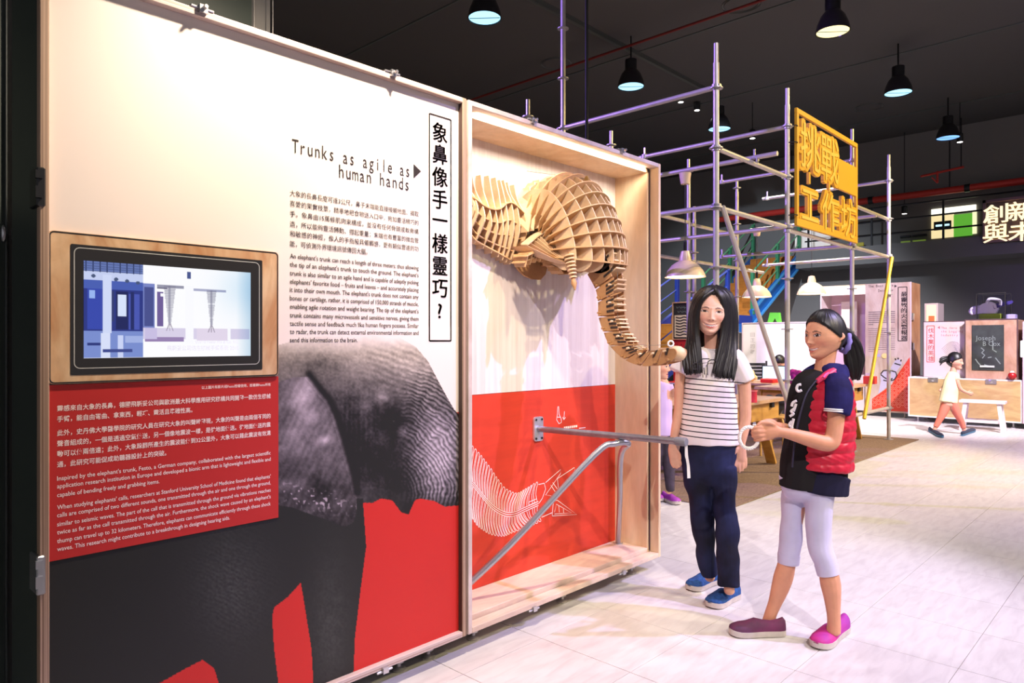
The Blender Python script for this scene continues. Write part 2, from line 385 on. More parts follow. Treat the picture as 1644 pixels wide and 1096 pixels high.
# ---- printed elephant (flat print: colours on one fine sheet)
def paint_elephant():
    x0, x1 = XA + .022, XB - .0225; z1 = onY(600, 522, YP).z; z0 = ZB + .022
    nx, nz = 520, 420
    X = np.linspace(x0, x1, nx)[None, :].repeat(nz, 0); Z = np.linspace(z1, z0, nz)[:, None].repeat(nx, 1)
    Yp = YP - .0006
    D = X * FW.x + Yp * FW.y; R = X * RT.x + Yp * RT.y
    U = HX + FL * R / D; V = HY + FL * (CZ - Z) / D
    red = np.array([198, 42, 38.]); C = np.zeros(U.shape + (3,)); C[:] = [234, 222, 216]
    zr = onY(737, 661, YP).z
    C[Z < zr] = red
    head = [(380,592),(405,576),(440,556),(480,544),(540,537),(600,534),(634,538),(668,557),(688,581),(703,610),(717,636),(729,657),(760,690),(760,808),(737,811),(714,813),(697,804),(674,800),(666,803),(656,826),(644,822),(630,803),(612,800),(598,807),(583,807),(584,820),(588,877),(579,946),(570,1022),(566,1120),(505,1120),(503,1096),(500,1041),(490,978),(483,935),(462,958),(440,975),(437,990),(440,1040),(450,1120),(360,1120),(351,1096),(344,1073),(325,1059),(294,1075),(257,1096),(200,1130),(-200,1200),(-200,600)]
    M = inpoly(U, V, head)
    n1 = fbm(U, V, 30, 3); n2 = fbm(U, V, 9, 9); n3 = vnoise(U, V, 2.6, 5)
    # base tones
    T = np.full(U.shape, 78.0)
    T += 105 * np.clip((640 - V) / 105, 0, 1)                      # pale crown
    T += 26 * gs(U, V, 560, 575, 60, 22) - 52 * gs(U, V, 520, 585, 40, 16)
    T += 74 * gs(U, V, 706, 745, 34, 52, .3) + 54 * gs(U, V, 700, 690, 34, 46) + 36 * gs(U, V, 660, 590, 40, 26)
    T -= 6 + 62 * gs(U, V, 628, 672, 30, 20) + 40 * gs(U, V, 640, 700, 20, 26) + 55 * gs(U, V, 590, 735, 34, 40)
    T -= 52 * gs(U, V, 640, 770, 30, 40) + 40 * gs(U, V, 560, 690, 22, 40)
    T += 62 * gs(U, V, 613, 636, 11, 9) + 70 * gs(U, V, 646, 693, 8, 14) + 30 * gs(U, V, 585, 650, 10, 12)
    # trunk wrinkles: arcs across the trunk
    ang = np.arctan2(V - 800, U - 606); rad = np.hypot(U - 606, V - 800)
    wr = np.sin(rad * 1.0 + 12 * n1 + 5 * n2 + ang * 1.5); tr = np.clip((U - 640) / 30, 0, 1) * np.clip((V - 575) / 40, 0, 1)
    T += tr * (wr * 34 - 16 * np.clip(wr * -3 - 1.6, 0, 1)) * (0.5 + .9 * n2)
    wr2 = np.sin(ang * 70 + 8 * n1); T += tr * wr2 * 9
    fw_ = np.clip((U - 560) / 60, 0, 1) * np.clip((655 - V) / 60, 0, 1); T += fw_ * np.sin((V - .35 * U) * .62 + 7 * n1) * 15
    ck = gs(U, V, 560, 700, 40, 70); T += ck * np.sin(U * .8 + 5 * n1) * 10
    T += (n2 - .5) * 44 + (n3 - .5) * 26
    hue = np.clip((V - 560) / 110, 0, 1)[..., None]
    H = T[..., None] * ((1 - hue) * np.array([1.05, .98, .90]) + hue * np.array([1.0, .93, 1.0]))
    # ear
    ear = [(380,640),(430,618),(470,606),(500,604),(515,622),(530,640),(541,668),(552,700),(560,728),(566,752),(573,774),(573,818),(568,838),(557,844),(545,843),(528,835),(498,825),(469,814),(447,811),(380,800)]
    E = inpoly(U, V, ear)
    TE = 92 + 60 * gs(U, V, 480, 640, 24, 22) + 66 * gs(U, V, 500, 672, 16, 12) + 70 * gs(U, V, 520, 706, 14, 7, -.3) + 40 * gs(U, V, 470, 705, 22, 22) + 50 * gs(U, V, 492, 620, 14, 26)
    TE -= 26 * np.clip((V - 730) / 60, 0, 1) + 20 * gs(U, V, 520, 780, 30, 30)
    TE += (n1 - .5) * 70 + (n2 - .5) * 40 + (n3 - .5) * 18 + 6 * np.sin((U + V * .5) * .55 + 5 * n1)
    spk = (vnoise(U, V, 4, 21) > .80) * gs(U, V, 500, 800, 70, 16, .2); TE += 120 * spk
    H[E] = (TE[..., None] * np.array([1.0, .92, .98]))[E]
    edge = [(500,602),(512,618),(526,634),(538,662),(549,696),(556,726),(562,755),(552,740),(541,706),(530,672),(520,646),(506,626),(492,610)]
    # crease behind the ear
    cp = [(496,600),(506,612),(518,628),(530,642),(540,664),(548,690),(556,716),(562,740),(570,766),(574,790)]
    dm = np.full(U.shape, 1e9)
    for (xa, ya), (xb, yb) in zip(cp[:-1], cp[1:]):
        tt = np.clip(((U - xa) * (xb - xa) + (V - ya) * (yb - ya)) / ((xb - xa) ** 2 + (yb - ya) ** 2), 0, 1)
        dm = np.minimum(dm, np.hypot(U - xa - tt * (xb - xa), V - ya - tt * (yb - ya)))
    H *= (1 - .78 * np.exp(-(dm / (4.0 + 4 * n2)) ** 2))[..., None]
    em_ = (dm > 5) & (dm < 9) & E; H[em_] *= 1.18
    # eye
    H *= (1 - .8 * gs(U, V, 634, 674, 9, 6))[..., None]; H += (60 * gs(U, V, 632, 676, 3, 2))[..., None]
    # body, legs and throat fall to black
    dk = np.clip((V - 760 - 40 * gs(U, V, 520, 900, 80, 400) + 1.2 * np.clip(560 - U, 0, 40) * 0) / 60, 0, 1)
    dk = np.where(E, 0, dk); trunk_keep = np.clip((U - 640) / 30, 0, 1); dk = dk * (1 - trunk_keep)
    dk = np.where((~E) & (U < 583) & (V > 800), 1, dk); dk = np.where((~E) & (U < 447) & (V > 700), 1, dk)
    leg = 36 + 26 * gs(U, V, 370, 940, 60, 90) * (n3 * .8 + .3 + .35 * np.sin((V - .5 * U) * .8 + 14 * n1) * n2) + 16 * gs(U, V, 530, 1000, 30, 110) * (n2 + n3)
    Lc = leg[..., None] * np.array([.98, 1.0, .97])
    H = H * (1 - dk[..., None]) + Lc * dk[..., None]
    lt = np.clip((V - 770) / 50, 0, 1) * trunk_keep; H *= (1 - .75 * lt * np.clip((690 - U) / 30, 0, 1))[..., None]
    H *= (1 - .5 * np.clip((V - 795) / 20, 0, 1) * trunk_keep)[..., None]
    H = np.clip(H, 30, 235)
    fade = np.clip((V - 534 - 10 * n1) / 30, 0, 1)[..., None]
    G = C * (1 - fade) + H * fade
    C[M] = G[M]
    P = np.stack([X, np.full_like(X, Yp), Z], -1)
    return P, C
P, C = paint_elephant()
grid_mesh('elephant_print', P, C, attrmat('printed_sheet', .45, spec=.3), panel, 'grey elephant head and dark legs printed on red')
# ---- lettering on unit 1
INK = mat('black_ink', rgb(48, 42, 42), .6, spec=.2); WINK = mat('white_ink', rgb(244, 226, 222), .6, spec=.2); RINK = mat('red_ink', rgb(196, 62, 60), .6)
def tline(mb, s, pxa, pxb, pyl, h, Y, bold=0.0, refpx=None):
    a = onY(pxa, pyl, Y); b = onY(pxb, pyl, Y); z = onY(refpx if refpx else pxa, pyl, Y).z
    mb.text(s, (0, Y, z - h * .38), X1, Z1, size=h, bold=bold, fit=(a.x, b.x))
YT = YP - .0014
d465 = YP / ray(465).y; em = 10.6 / FL * d465
mb = MB()
for s, y, xb in (('大象的長鼻長度可達3公尺，鼻子末端能直接接觸地面、摘取', 309.6, 672), ('喜愛的果實枝葉，精準地把食物送入口中，宛如靈活精巧的', 326, 672), ('手。象鼻由15萬條肌肉束構成，並沒有任何骨頭或軟骨構', 342.5, 672),
    ('造，所以能夠靈活轉動、撐起重量；末端也有豐富的微血管', 359, 672), ('和敏感的神經，像人的手指般具備觸感，更有類似雷達的功', 374.6, 672), ('能，可偵測外界環境訊號傳回大腦。', 390.7, 590)):
    tline(mb, s, 465.5, xb, y, em, YT, 0)
mb.build('chinese_paragraph', INK, panel, smooth=False, kind='stuff')
mb = MB(); em2 = 11.0 / FL * d465
for s, y, xb in (("An elephant's trunk can reach a length of three meters; thus allowing", 410, 672), ("the tip of an elephant's trunk to touch the ground. The elephant's", 423.5, 672), ("trunk is also similar to an agile hand and is capable of adeptly picking", 437.4, 672),
    ("elephants' favorite food – fruits and leaves – and accurately placing", 450.9, 672), ("it into their own mouth. The elephant's trunk does not contain any", 464, 672), ("bones or cartilage, rather, it is comprised of 150,000 strands of muscle,", 477.5, 672),
    ("enabling agile rotation and weight bearing. The tip of the elephant's", 491, 672), ("trunk contains many microvessels and sensitive nerves, giving them", 505, 672), ("tactile sense and feedback much like human fingers possess. Similar", 518.4, 672),
    ("to radar, the trunk can detect external environmental information and", 531.5, 672), ("send this information to the brain.", 545, 574)):
    tline(mb, s, 465.5, xb, y, em2, YT, .004)
mb.build('english_paragraph', INK, panel, smooth=False, kind='stuff')
mb = MB()
for s, a, b, py in (('Trunks as agile as', 469, 657, 243.5), ('human hands', 544.5, 656, 283.5)):
    pa = onY(a, py, YT); pb = onY(b, py, YT)
    v, f = text_geo(s, .0, 0.0, .6); hh = (pb.x - pa.x) / (v[:, 0].max() - v[:, 0].min()); 
    mb.text(s, (pa.x, YT, pa.z - .002), X1, Z1, size=.0665, mono=.6, fit=(0, pb.x - pa.x))
t0 = onY(664, 263, YT); t1 = onY(664, 286, YT); t2 = onY(676, 275, YT)
mb.build('headline', INK, panel, smooth=False, kind='stuff'); MB().add([t0, t1, t2], [(0, 1, 2)]).build('arrow', INK, panel, smooth=False)
bx0, bx1 = onY(689.5, 181, YT).x, onY(724, 190, YT).x; bz1 = onY(689.5, 182, YT).z; bz0 = onY(689.5, 547, YT).z
mb = MB(); strip(mb, [(bx0, YT, bz0), (bx1, YT, bz0), (bx1, YT, bz1), (bx0, YT, bz1), (bx0, YT, bz0)], .006)
for a, b in (((bx0, bz0), (bx1, bz0)), ((bx1, bz0), (bx1, bz1)), ((bx1, bz1), (bx0, bz1)), ((bx0, bz1), (bx0, bz0))): strip(mb, [(a[0], YT, a[1]), (b[0], YT, b[1])], .006)
mb.build('title_frame', INK, panel, smooth=False)
for ch, y in zip('象鼻像手一樣靈巧?', (213, 247.6, 284, 320, 353.4, 390.7, 426.4, 462, 497.6)):
    mb = MB(); c = onY(706.5, y, YT); v, f = text_geo(ch); s_ = .083
    cx = (v[:, 0].min() + v[:, 0].max()) / 2; cy = .38
    for dx, dz in ((-.0018, 0), (.0018, 0), (-.0006, .0007), (.0006, -.0007)): mb.text(ch, (c.x - cx * s_ + dx, YT, c.z - cy * s_ + dz), X1, Z1, size=s_)
    mb.build('title_character', INK, panel, smooth=False)
# red text block
rx0 = XA + .022; rx1 = onY(446, 700, YP).x; rz1 = onY(446, 604, YP).z; rz0 = onY(446, 830, YP).z
rb = MB().box((rx0, YP - .004, rz0), (rx1, YP, rz1)).build('text_block', mat('red_print', rgb(182, 44, 42), .45, spec=.3), panel, smooth=False, label='red block of white text')
YR = YP - .0046; d91 = YP / ray(92).y; e1 = 10.0 / FL * d91 * 1.04
mb = MB()
for s, y, b in (('靈感來自大象的長鼻，德國飛斯妥公司與歐洲最大科學應用研究機構共同開發一款仿生機械', 655.6, 434.5), ('手臂，能自由彎曲、拿東西，輕巧、靈活且準確性高。', 672.6, 309), ('此外，史丹佛大學醫學院的研究人員在研究大象的叫聲時發現，大象的叫聲是由兩個不同的', 695, 434.5),
    ('聲音組成的，一個是透過空氣傳送，另一個像地震波一樣，是從地面傳送。從地面傳送的震', 712, 434.5), ('動可以傳兩倍遠；此外，大象跺腳所產生的震波能傳到32公里外，大象可以藉此震波有效溝', 728.6, 434.5), ('通，此研究可能促成助聽器設計上的突破。', 745.6, 267)):
    tline(mb, s, 91.7, b, y, e1, YR, .01)
for s, y, b in (("Inspired by the elephant's trunk, Festo, a German company, collaborated with the largest scientific", 767.6, 434.5), ("application research institution in Europe and developed a bionic arm that is lightweight and flexible and", 780, 434.5), ("capable of bending freely and grabbing items.", 794, 256),
    ("When studying elephants' calls, researchers at Stanford University School of Medicine found that elephants'", 814, 434.5), ("calls are comprised of two different sounds, one transmitted through the air and one through the ground,", 826.5, 434.5), ("similar to seismic waves. The part of the call that is transmitted through the ground via vibrations reaches", 841, 434.5),
    ("twice as far as the call transmitted through the air. Furthermore, the shock wave caused by an elephant's", 854, 434.5), ("thump can travel up to 32 kilometers. Therefore, elephants can communicate efficiently through these shock", 868, 434.5), ("waves. This research might contribute to a breakthrough in designing hearing aids.", 881, 369)):
    tline(mb, s, 91.7, b, y, e1 * .98, YR, .006)
tline(mb, '以上圖片和影片經Festo授權使用，版權歸Festo所有', 324, 434.5, 622, e1 * .62, YR, .004)
mb.build('block_text', WINK, rb, smooth=False, kind='stuff')
# ---- monitor
mon = empty('wall_monitor', (onY(265, 500, YP).x, YP, 1.28), 'wide video monitor showing a bright blue-white hall, set in a plywood surround', 'monitor')
YS = YP - .010
sx0, sx1 = XA + .0225, onY(447, 480, YS).x; sz1 = onY(447, 405, YS).z; sz0 = onY(447, 603, YS).z
PLYM = wood('knotty_plywood', rgb(226, 192, 152), rgb(188, 132, 84), (1, 1, .4), 5.5)
def rrect(x0, x1, z0, z1, r, n=5):
    o = []
    for cx, cz, a in ((x1-r, z1-r, 0), (x0+r, z1-r, 90), (x0+r, z0+r, 180), (x1-r, z0+r, 270)):
        for k in range(n + 1): t = math.radians(a + 90 * k / n); o.append((cx + r*math.cos(t), cz + r*math.sin(t)))
    return o
MB().prism([(x, YS, z) for x, z in rrect(sx0, sx1, sz0, sz1, .012)], (0, .0085, 0)).build('surround', PLYM, mon, smooth=False)
e = MB(); strip(e, [(x, YS - .0006, z) for x, z in rrect(sx0 + .003, sx1 - .003, sz0 + .003, sz1 - .003, .011)], .0035, closed=True)
e.build('surround_edge', DARKMETAL, mon, smooth=False)
e = MB(); strip(e, [(x, YS - .0006, z) for x, z in rrect(sx0 + .008, sx1 - .008, sz0 + .008, sz1 - .008, .010)], .002, closed=True)
bz1_, bz0_ = onY(421, 418, YS).z, onY(421, 593, YS).z; bxa, bxb = onY(113, 500, YS).x, onY(421, 500, YS).x
bez = MB().prism([(x, YS - .001, z) for x, z in rrect(bxa, bxb, bz0_, bz1_, .004)], (0, .003, 0)).build('bezel', mat('gloss_black', rgb(40, 38, 38), .12, spec=.5), mon, smooth=False)
e = MB(); q = rrect(onY(119, 500, YS).x, onY(416, 500, YS).x, onY(416, 584, YS).z, onY(416, 422, YS).z, .014); strip(e, [(x, YS - .0016, z) for x, z in q], .0022, closed=True)
e.build('outline', mat('pale_line', rgb(190, 190, 186), .5), bez, smooth=False)
def paint_screen():
    xa, xb = onY(134, 500, YS).x, onY(402, 500, YS).x; za, zb = onY(134, 418, YS).z, onY(134, 575, YS).z
    nx, nz = 300, 180
    X = np.linspace(xa, xb, nx)[None].repeat(nz, 0); Z = np.linspace(za, zb, nz)[:, None].repeat(nx, 1)
    u = (X - xa) / (xb - xa); v = (Z - za) / (zb - za)
    C = np.zeros(u.shape + (3,)); C[:] = [252, 252, 255]
    def R(x0, x1, y0, y1, c, a=1.0):
        m = (u >= x0) & (u < x1) & (v >= y0) & (v < y1); C[m] = C[m] * (1 - a) + np.array(c) * a
    R(0, .32, 0, 1, [70, 92, 176]); R(0, .32, .72, 1, [120, 140, 205]); R(0, .32, .28, .72, [40, 52, 130])
    R(0, .32, .0, .16, [98, 116, 176]); R(0, .32, .10, .19, [196, 206, 240])
    for k in range(9): R(.01 + .036 * k, .016 + .036 * k, 0, .11, [40, 52, 96])
    for k in range(4): R(0, .32, .02 + .025 * k, .026 + .025 * k, [60, 74, 120])
    for k in range(5): 
        m = gs(u, v, .05 + .06 * k, .15 + .012 * k, .012, .02) > .4; C[m] = [70, 84, 120]
    R(.02, .10, .28, .7, [52, 70, 170]); R(.03, .06, .3, .38, [150, 180, 240]); R(.10, .145, .13, .74, [206, 216, 246]); R(.145, .16, .3, .62, [46, 56, 110])
    R(.17, .235, .30, .70, [26, 34, 90]); R(.18, .225, .33, .56, [214, 226, 250]); R(.24, .30, .32, .70, [70, 84, 176]); R(.25, .27, .3, .7, [30, 40, 100])
    R(.09, .14, .74, 1, [214, 222, 248]); R(.18, .21, .76, 1, [200, 210, 245]); R(.02, .09, .84, .87, [40, 52, 120]); R(.1, .26, .91, .94, [60, 72, 140]); R(.22, .32, .77, .84, [160, 176, 226])
    R(.32, .385, .20, .80, [120, 132, 196]); R(.325, .38, .24, .66, [70, 78, 140]); R(.40, .435, .28, .66, [110, 92, 150]); R(.42, .44, .30, .33, [250, 250, 255]); R(.40, .46, .22, .25, [90, 84, 110])
    R(.385, .40, .0, 1, [252, 252, 255])
    R(.32, .99, .68, .80, [216, 208, 232]); R(.33, .56, .78, .83, [150, 128, 176]); R(.33, .40, .68, .8, [200, 190, 226]); R(.64, .84, .68, .82, [226, 214, 234])
    R(.40, .56, .205, .235, [150, 150, 170]); R(.61, .83, .225, .255, [170, 172, 200]); R(.58, .605, .04, .12, [70, 84, 140])
    for cx, w0, top, bot in ((.475, .036, .21, .63), (.735, .032, .235, .64)):
        for k in range(26):
            t = k / 25; y = top + (bot - top) * t; hw = w0 * (1 - .78 * t)
            R(cx - hw, cx + hw, y, y + .010, [130, 128, 150], .8 - .3 * t)
        R(cx - .008, cx + .006, top, bot, [120, 118, 142], .5)
        for s in (-1, 0, 1):
            for j in range(10): R(cx + s * (.004 + .0018 * j) - .003, cx + s * (.004 + .0018 * j) + .003, bot + .008 * j, bot + .008 * j + .012, [150, 140, 160], .7)
    R(.57, .62, .2, .85, [250, 250, 255]); R(.84, .86, .66, .85, [250, 250, 255])
    gx = np.clip((u - .90) / .1, 0, 1)[..., None]; C = C * (1 - .22 * gx * np.array([1, .6, .35]))
    gy = gs(u, v, 1.0, .2, .2, .3)[..., None]; C = C * (1 - .15 * gy * np.array([1, .5, .2]))
    return np.stack([X, np.full_like(X, YS - .0016), Z], -1), C
P, C = paint_screen()
scr = grid_mesh('screen', P, C, attrmat('lit_screen', .2, 1.0), mon, 'bright screen with two ribbed robotic trunks', smooth=False)
mb = MB(); SC = mat('caption', rgb(255, 255, 255), .5, emit=(1, 1, 1, 1), es=1.0); 
a = onY(268, 559, YS - .0022); b = onY(383, 556, YS - .0022); mb.text('飛斯妥公司仿生機械手臂系統 2010', (0, YS - .0022, a.z - .006), X1, Z1, size=.017, bold=.01, fit=(a.x, b.x))
a = onY(313, 551, YS - .0022); b = onY(382, 550, YS - .0022); mb.text('©2010 Festo AG & Co. KG', (0, YS - .0022, a.z + .0), X1, Z1, size=.013, bold=.01, fit=(a.x, b.x))
mb.build('caption', mat('caption_grey', rgb(150, 150, 166), .5, emit=rgb(206, 206, 222), es=.9), scr, smooth=False)
# ================================================================== DISPLAY CASE (unit 2)
XC, XD = 1.982, 3.445; YW = 2.41
case = empty('display_case', (2.71, 2.28, 0), 'open plywood display case with white upper back and red lower back', 'display case')
LIL = wood('case_rim', rgb(226, 210, 206), rgb(200, 180, 172), (.4, 1, .4), 6.0)
t = .0215
for nm, a, b, m_ in (('side_rail', (XC, YF, ZB), (XC + t, YW + .03, ZT), LIL), ('top_rail', (XC + t, YF, ZT - t), (XD - t, 2.188, ZT), LIL), ('top_board', (XC + t, 2.192, ZT - .045), (XD - t, YW + .03, ZT), PLY),
    ('bottom_rail', (XC + t, YF, ZB), (XD - t, 2.188, ZB + .024), PLYT), ('floor_board', (XC + t, 2.192, ZB), (XD - .044, YW, ZB + .046), PLYT),
    ('side_rail', (XD - t, YF, ZB), (XD, 2.188, ZT), PLY), ('side_board', (XD - .044, 2.192, ZB), (XD, YW + .03, ZT), PLY)):
    MB().bbox(a, b, .0018).build(nm, m_, case)
MB().box((XD - .03, 2.1885, ZB + .03), (XD - .022, 2.1915, ZT - .03)).build('seam', mat('seam_dark', rgb(70, 44, 66), .6), case, smooth=False)
zs = onY(757, 634, YW).z
WGR = wood('white_grained_board', rgb(240, 230, 226), rgb(226, 212, 208), (9, 1, .2), 5.0, .5, .3)
MB().box((XC + t, YW, zs + .001), (XD - .044, YW + .02, ZT - .045)).build('upper_back', WGR, case, smooth=False)
RED = mat('red_stain', rgb(206, 62, 42), .5, 0, .10, 5, (1, 1, 8), spec=.3)
MB().box((XC + t, YW, ZB + .046), (XD - .044, YW + .02, zs - .001)).build('lower_back', RED, case, smooth=False, label='red painted lower back')
hardware(case, [onY(855, 193, YF).x, onY(998, 241, YF).x], [onY(857, 972, YF).x, onY(1000, 912, YF).x], [2.1, 2.7, 3.3])
# line art
def zpt(x, y): return onY(750 + x / 4.763, 640 + y / 4.763, YW - .0012)
def cr(pts, n=6):
    pts = [Vector(p) for p in pts]; o = []
    for i in range(len(pts) - 1):
        a, b, c, d = pts[max(i-1, 0)], pts[i], pts[i+1], pts[min(i+2, len(pts)-1)]
        for k in range(n):
            s = k / n; o.append(.5 * ((2*b) + (c - a) * s + (2*a - 5*b + 4*c - d) * s*s + (3*b - a - 3*c + d) * s**3))
    o.append(pts[-1]); return o
def samp(P_, t_): 
    f = t_ * (len(P_) - 1); i = min(int(f), len(P_) - 2); return P_[i].lerp(P_[i+1], f - i)
up = cr([zpt(*p) for p in ((35,370),(75,412),(112,455),(145,500),(180,545),(215,600),(245,640),(285,690),(325,712),(365,728),(400,722),(432,702),(468,682),(505,658),(545,640))])
md = cr([zpt(*p) for p in ((35,640),(85,700),(150,780),(200,830),(260,868),(320,885),(380,874),(430,850),(545,800))])
lo = cr([zpt(*p) for p in ((38,900),(75,955),(120,990),(170,1022),(230,1038),(285,1040),(330,1022),(390,1000),(460,972),(510,955),(570,925))])
art = MB(); LWD = .0036
for off in (-.010, .0, .010): strip(art, [p + Vector((0, 0, off)) for p in md], LWD)
for k in range(25):
    t0 = k / 25; t1 = (k + .62) / 25
    for A, s_ in ((up, 1), (lo, -1)):
        a0, a1, b0, b1 = samp(A, t0), samp(A, t1), samp(md, t0), samp(md, t1); bow = Vector((-.012, 0, .004 * s_))
        loop = cr([b0 + Vector((0, 0, .014*s_)), b0.lerp(a0, .5) + bow, a0, a1, b1.lerp(a1, .5) + bow, b1 + Vector((0, 0, .014*s_))], 4)
        strip(art, loop, LWD * .85)
for pl in (((545,655),(590,645),(600,690),(575,760),(548,800)), ((600,640),(715,540),(715,570),(600,735),(690,750),(700,700),(690,610)), ((690,610),(820,525),(825,545),(740,670),(700,720)), ((650,890),(660,780),(690,775),(838,884),(650,895)),
           ((668,868),(682,805),(800,872),(668,880)), ((560,850),(640,790),(690,750)), ((570,905),(650,870)), ((470,790),(530,765),(538,785),(470,815),(470,790)), ((640,660),(680,720)), ((655,640),(690,690)), ((700,815),(705,868)), ((735,840),(738,872))):
    strip(art, [zpt(*p) for p in pl], LWD)
art.build('line_drawing', WINK, case, smooth=False, label='white line drawing of a ribbed robotic trunk with gripper')
ic = MB()
for pl in (((693,60),(700,60),(704,120),(718,150),(722,180),(702,190),(684,160),(690,120),(693,60)), ((690,140),(716,140)), ((744,95),(740,158)), ((730,140),(740,160),(752,142))):
    strip(ic, [zpt(*p) for p in pl], LWD)
for k in range(7): strip(ic, [zpt(740 + k*15, 222 - k*2), zpt(752 + k*15, 220 - k*2)], .012)
strip(ic, [zpt(855, 225), zpt(905, 220)], .004)
ic.build('pull_icon', WINK, case, smooth=False)
# ---- lever pipe + bent support
PIPE = mat('pipe_steel', rgb(150, 150, 158), .38, .8, .2, 30)
fl = onY(862, 688, YW); fl.y = YW; tip = Vector((fl.x + .02, 1.60, .846))
lever = empty('lever_pipe', fl, 'straight galvanised pipe sticking out of a square flange on the red board', 'pipe')
fx, fz = fl.x, fl.z
MB().prism([(x, YW - .012, z) for x, z in rrect(fx - .032, fx + .036, fz - .062, fz + .062, .014)], (0, .011, 0)).build('flange', mat('flange_zinc', rgb(206, 206, 212), .35, .7), lever, smooth=False)
for sx in (-.02, .024):
    for sz in (-.048, .048): MB().lathe([(.006, 0), (.006, .004), (.002, .005)], (fx + sx, YW - .012, fz + sz), 8, (0, -1, 0)).build('screw', DARKMETAL, lever)
MB().tube([fl + Vector((0, -.01, 0)), tip], .0155, 14).build('pipe', PIPE, lever)
MB().lathe([(.017, 0), (.019, .004), (.019, .05), (.017, .054)], tip + Vector((0, .02, 0)), 14, (0, -1, 0)).build('end_cap', mat('cap_grey', rgb(120, 120, 128), .5), lever)
loop = MB(); c0 = tip + Vector((.012, -.025, -.012))
strip(loop, cr([c0, c0 + Vector((.006, 0, -.05)), c0 + Vector((.02, .0, -.10)), c0 + Vector((.026, .0, -.15))]), .012, (-FW).normalized()); strip(loop, cr([c0, c0 + Vector((.0, 0, -.05)), c0 + Vector((.014, .0, -.08)), c0 + Vector((.020, .0, -.15))]), .008, (-FW).normalized(), -.003)
loop.build('strap', WHITE, lever)
bar = empty('support_bar', (2.74, 2.1, .13), 'bent galvanised tube forming a pointed brace under the straight pipe', 'bar')
ap = Vector((2.735, 1.90, .815))
zfl = ZB + .046
MB().tube(cr([(2.06, 2.36, zfl), (2.30, 2.197, zfl + .2467), (2.62, 1.975, .758), (2.70, 1.917, .808), ap + Vector((.045, -.005, -.012)), (2.84, 1.98, .728), (3.10, 2.167, .435), (3.36, 2.36, zfl)], 5), .0145, 12).build('tube', mat('support_steel', rgb(176, 178, 186), .3, .85), bar)
for x in (2.06, 3.36): MB().lathe([(.028, 0), (.028, .005), (.018, .006)], (x, 2.36, zfl), 12).build('foot_plate', STEEL, bar)
MB().tube([ap + Vector((0, 0, -.012)), ap + Vector((0, 0, .012))], .008, 8).build('bolt', CHROME, bar)
# ================================================================== PLYWOOD ELEPHANT HEAD
SP = wood('sculpture_ply', rgb(226, 186, 138), rgb(206, 162, 112), (1, 1, 1), 9.0, .55, 1.0)
SPE = wood('sculpture_ply_pale', rgb(236, 206, 168), rgb(222, 188, 146), (1, 1, 1), 9.0, .55, 1.0)
KRAFT = wood('brown_board', rgb(192, 146, 98), rgb(174, 126, 80), (1, 1, 1), 12.0, .6, .5)
XE = 2.75
ele = empty('elephant_sculpture', (XE, YW, 1.75), 'interlocking plywood elephant head with jointed hanging trunk, mounted in the case', 'sculpture')
PT = .006
def EP(x, d, z): return Vector((x, YW - d, z))
# sagittal head plates: profile (d, z)
prof = [(.02, 2.06), (.10, 2.10), (.19, 2.105), (.28, 2.075), (.36, 2.00), (.42, 1.91), (.465, 1.80), (.49, 1.69), (.475, 1.62), (.40, 1.60), (.33, 1.63)]
PR = cr([Vector((d, 0, z)) for d, z in prof], 4)
C0 = Vector((.10, 0, 1.72))
for k in range(-4, 5):
    s = math.sqrt(max(0, 1 - (k / 5.0) ** 2)); s = .50 + .50 * s; x = XE + k * .046
    o = [EP(x, .02 + (p.x - .02) * (s ** 1.3), 1.66 + (p.z - 1.66) * s) for p in PR]
    i_ = [EP(x, .02 + (C0.x + (p.x - C0.x) * .62 - .02) * (s ** 1.3), 1.66 + (C0.z + (p.z - C0.z) * .62 - 1.66) * s) for p in PR]
    MB().band(o, i_, (PT, 0, 0)).build('sagittal_rib', SPE, ele, smooth=False)
# cross plates radiating about the x axis at the wall
for j, a in enumerate(range(-8, 83, 10)):
    an = math.radians(a); dv = Vector((0, -math.cos(an), math.sin(an)))
    # radial reach of profile in this direction
    best = min(PR, key=lambda p: abs(math.atan2(p.z - 1.70, p.x - .06) - an)); rr = math.hypot(best.x - .06, best.z - 1.70) * 1.03
    o, i_ = [], []
    for q in range(-10, 11):
        ph = math.radians(q * 8.6); wv = .215 * math.sin(ph); r_ = rr * (.40 + .60 * math.cos(ph)); c = Vector((XE, YW - .06, 1.70))
        o.append(c + X1 * wv + dv * r_); i_.append(c + X1 * (wv * .86) + dv * (r_ - .055 - .03 * math.cos(ph)))
    MB().band(o, i_, dv.cross(X1).normalized() * PT).build('cross_rib', SP, ele, smooth=False)
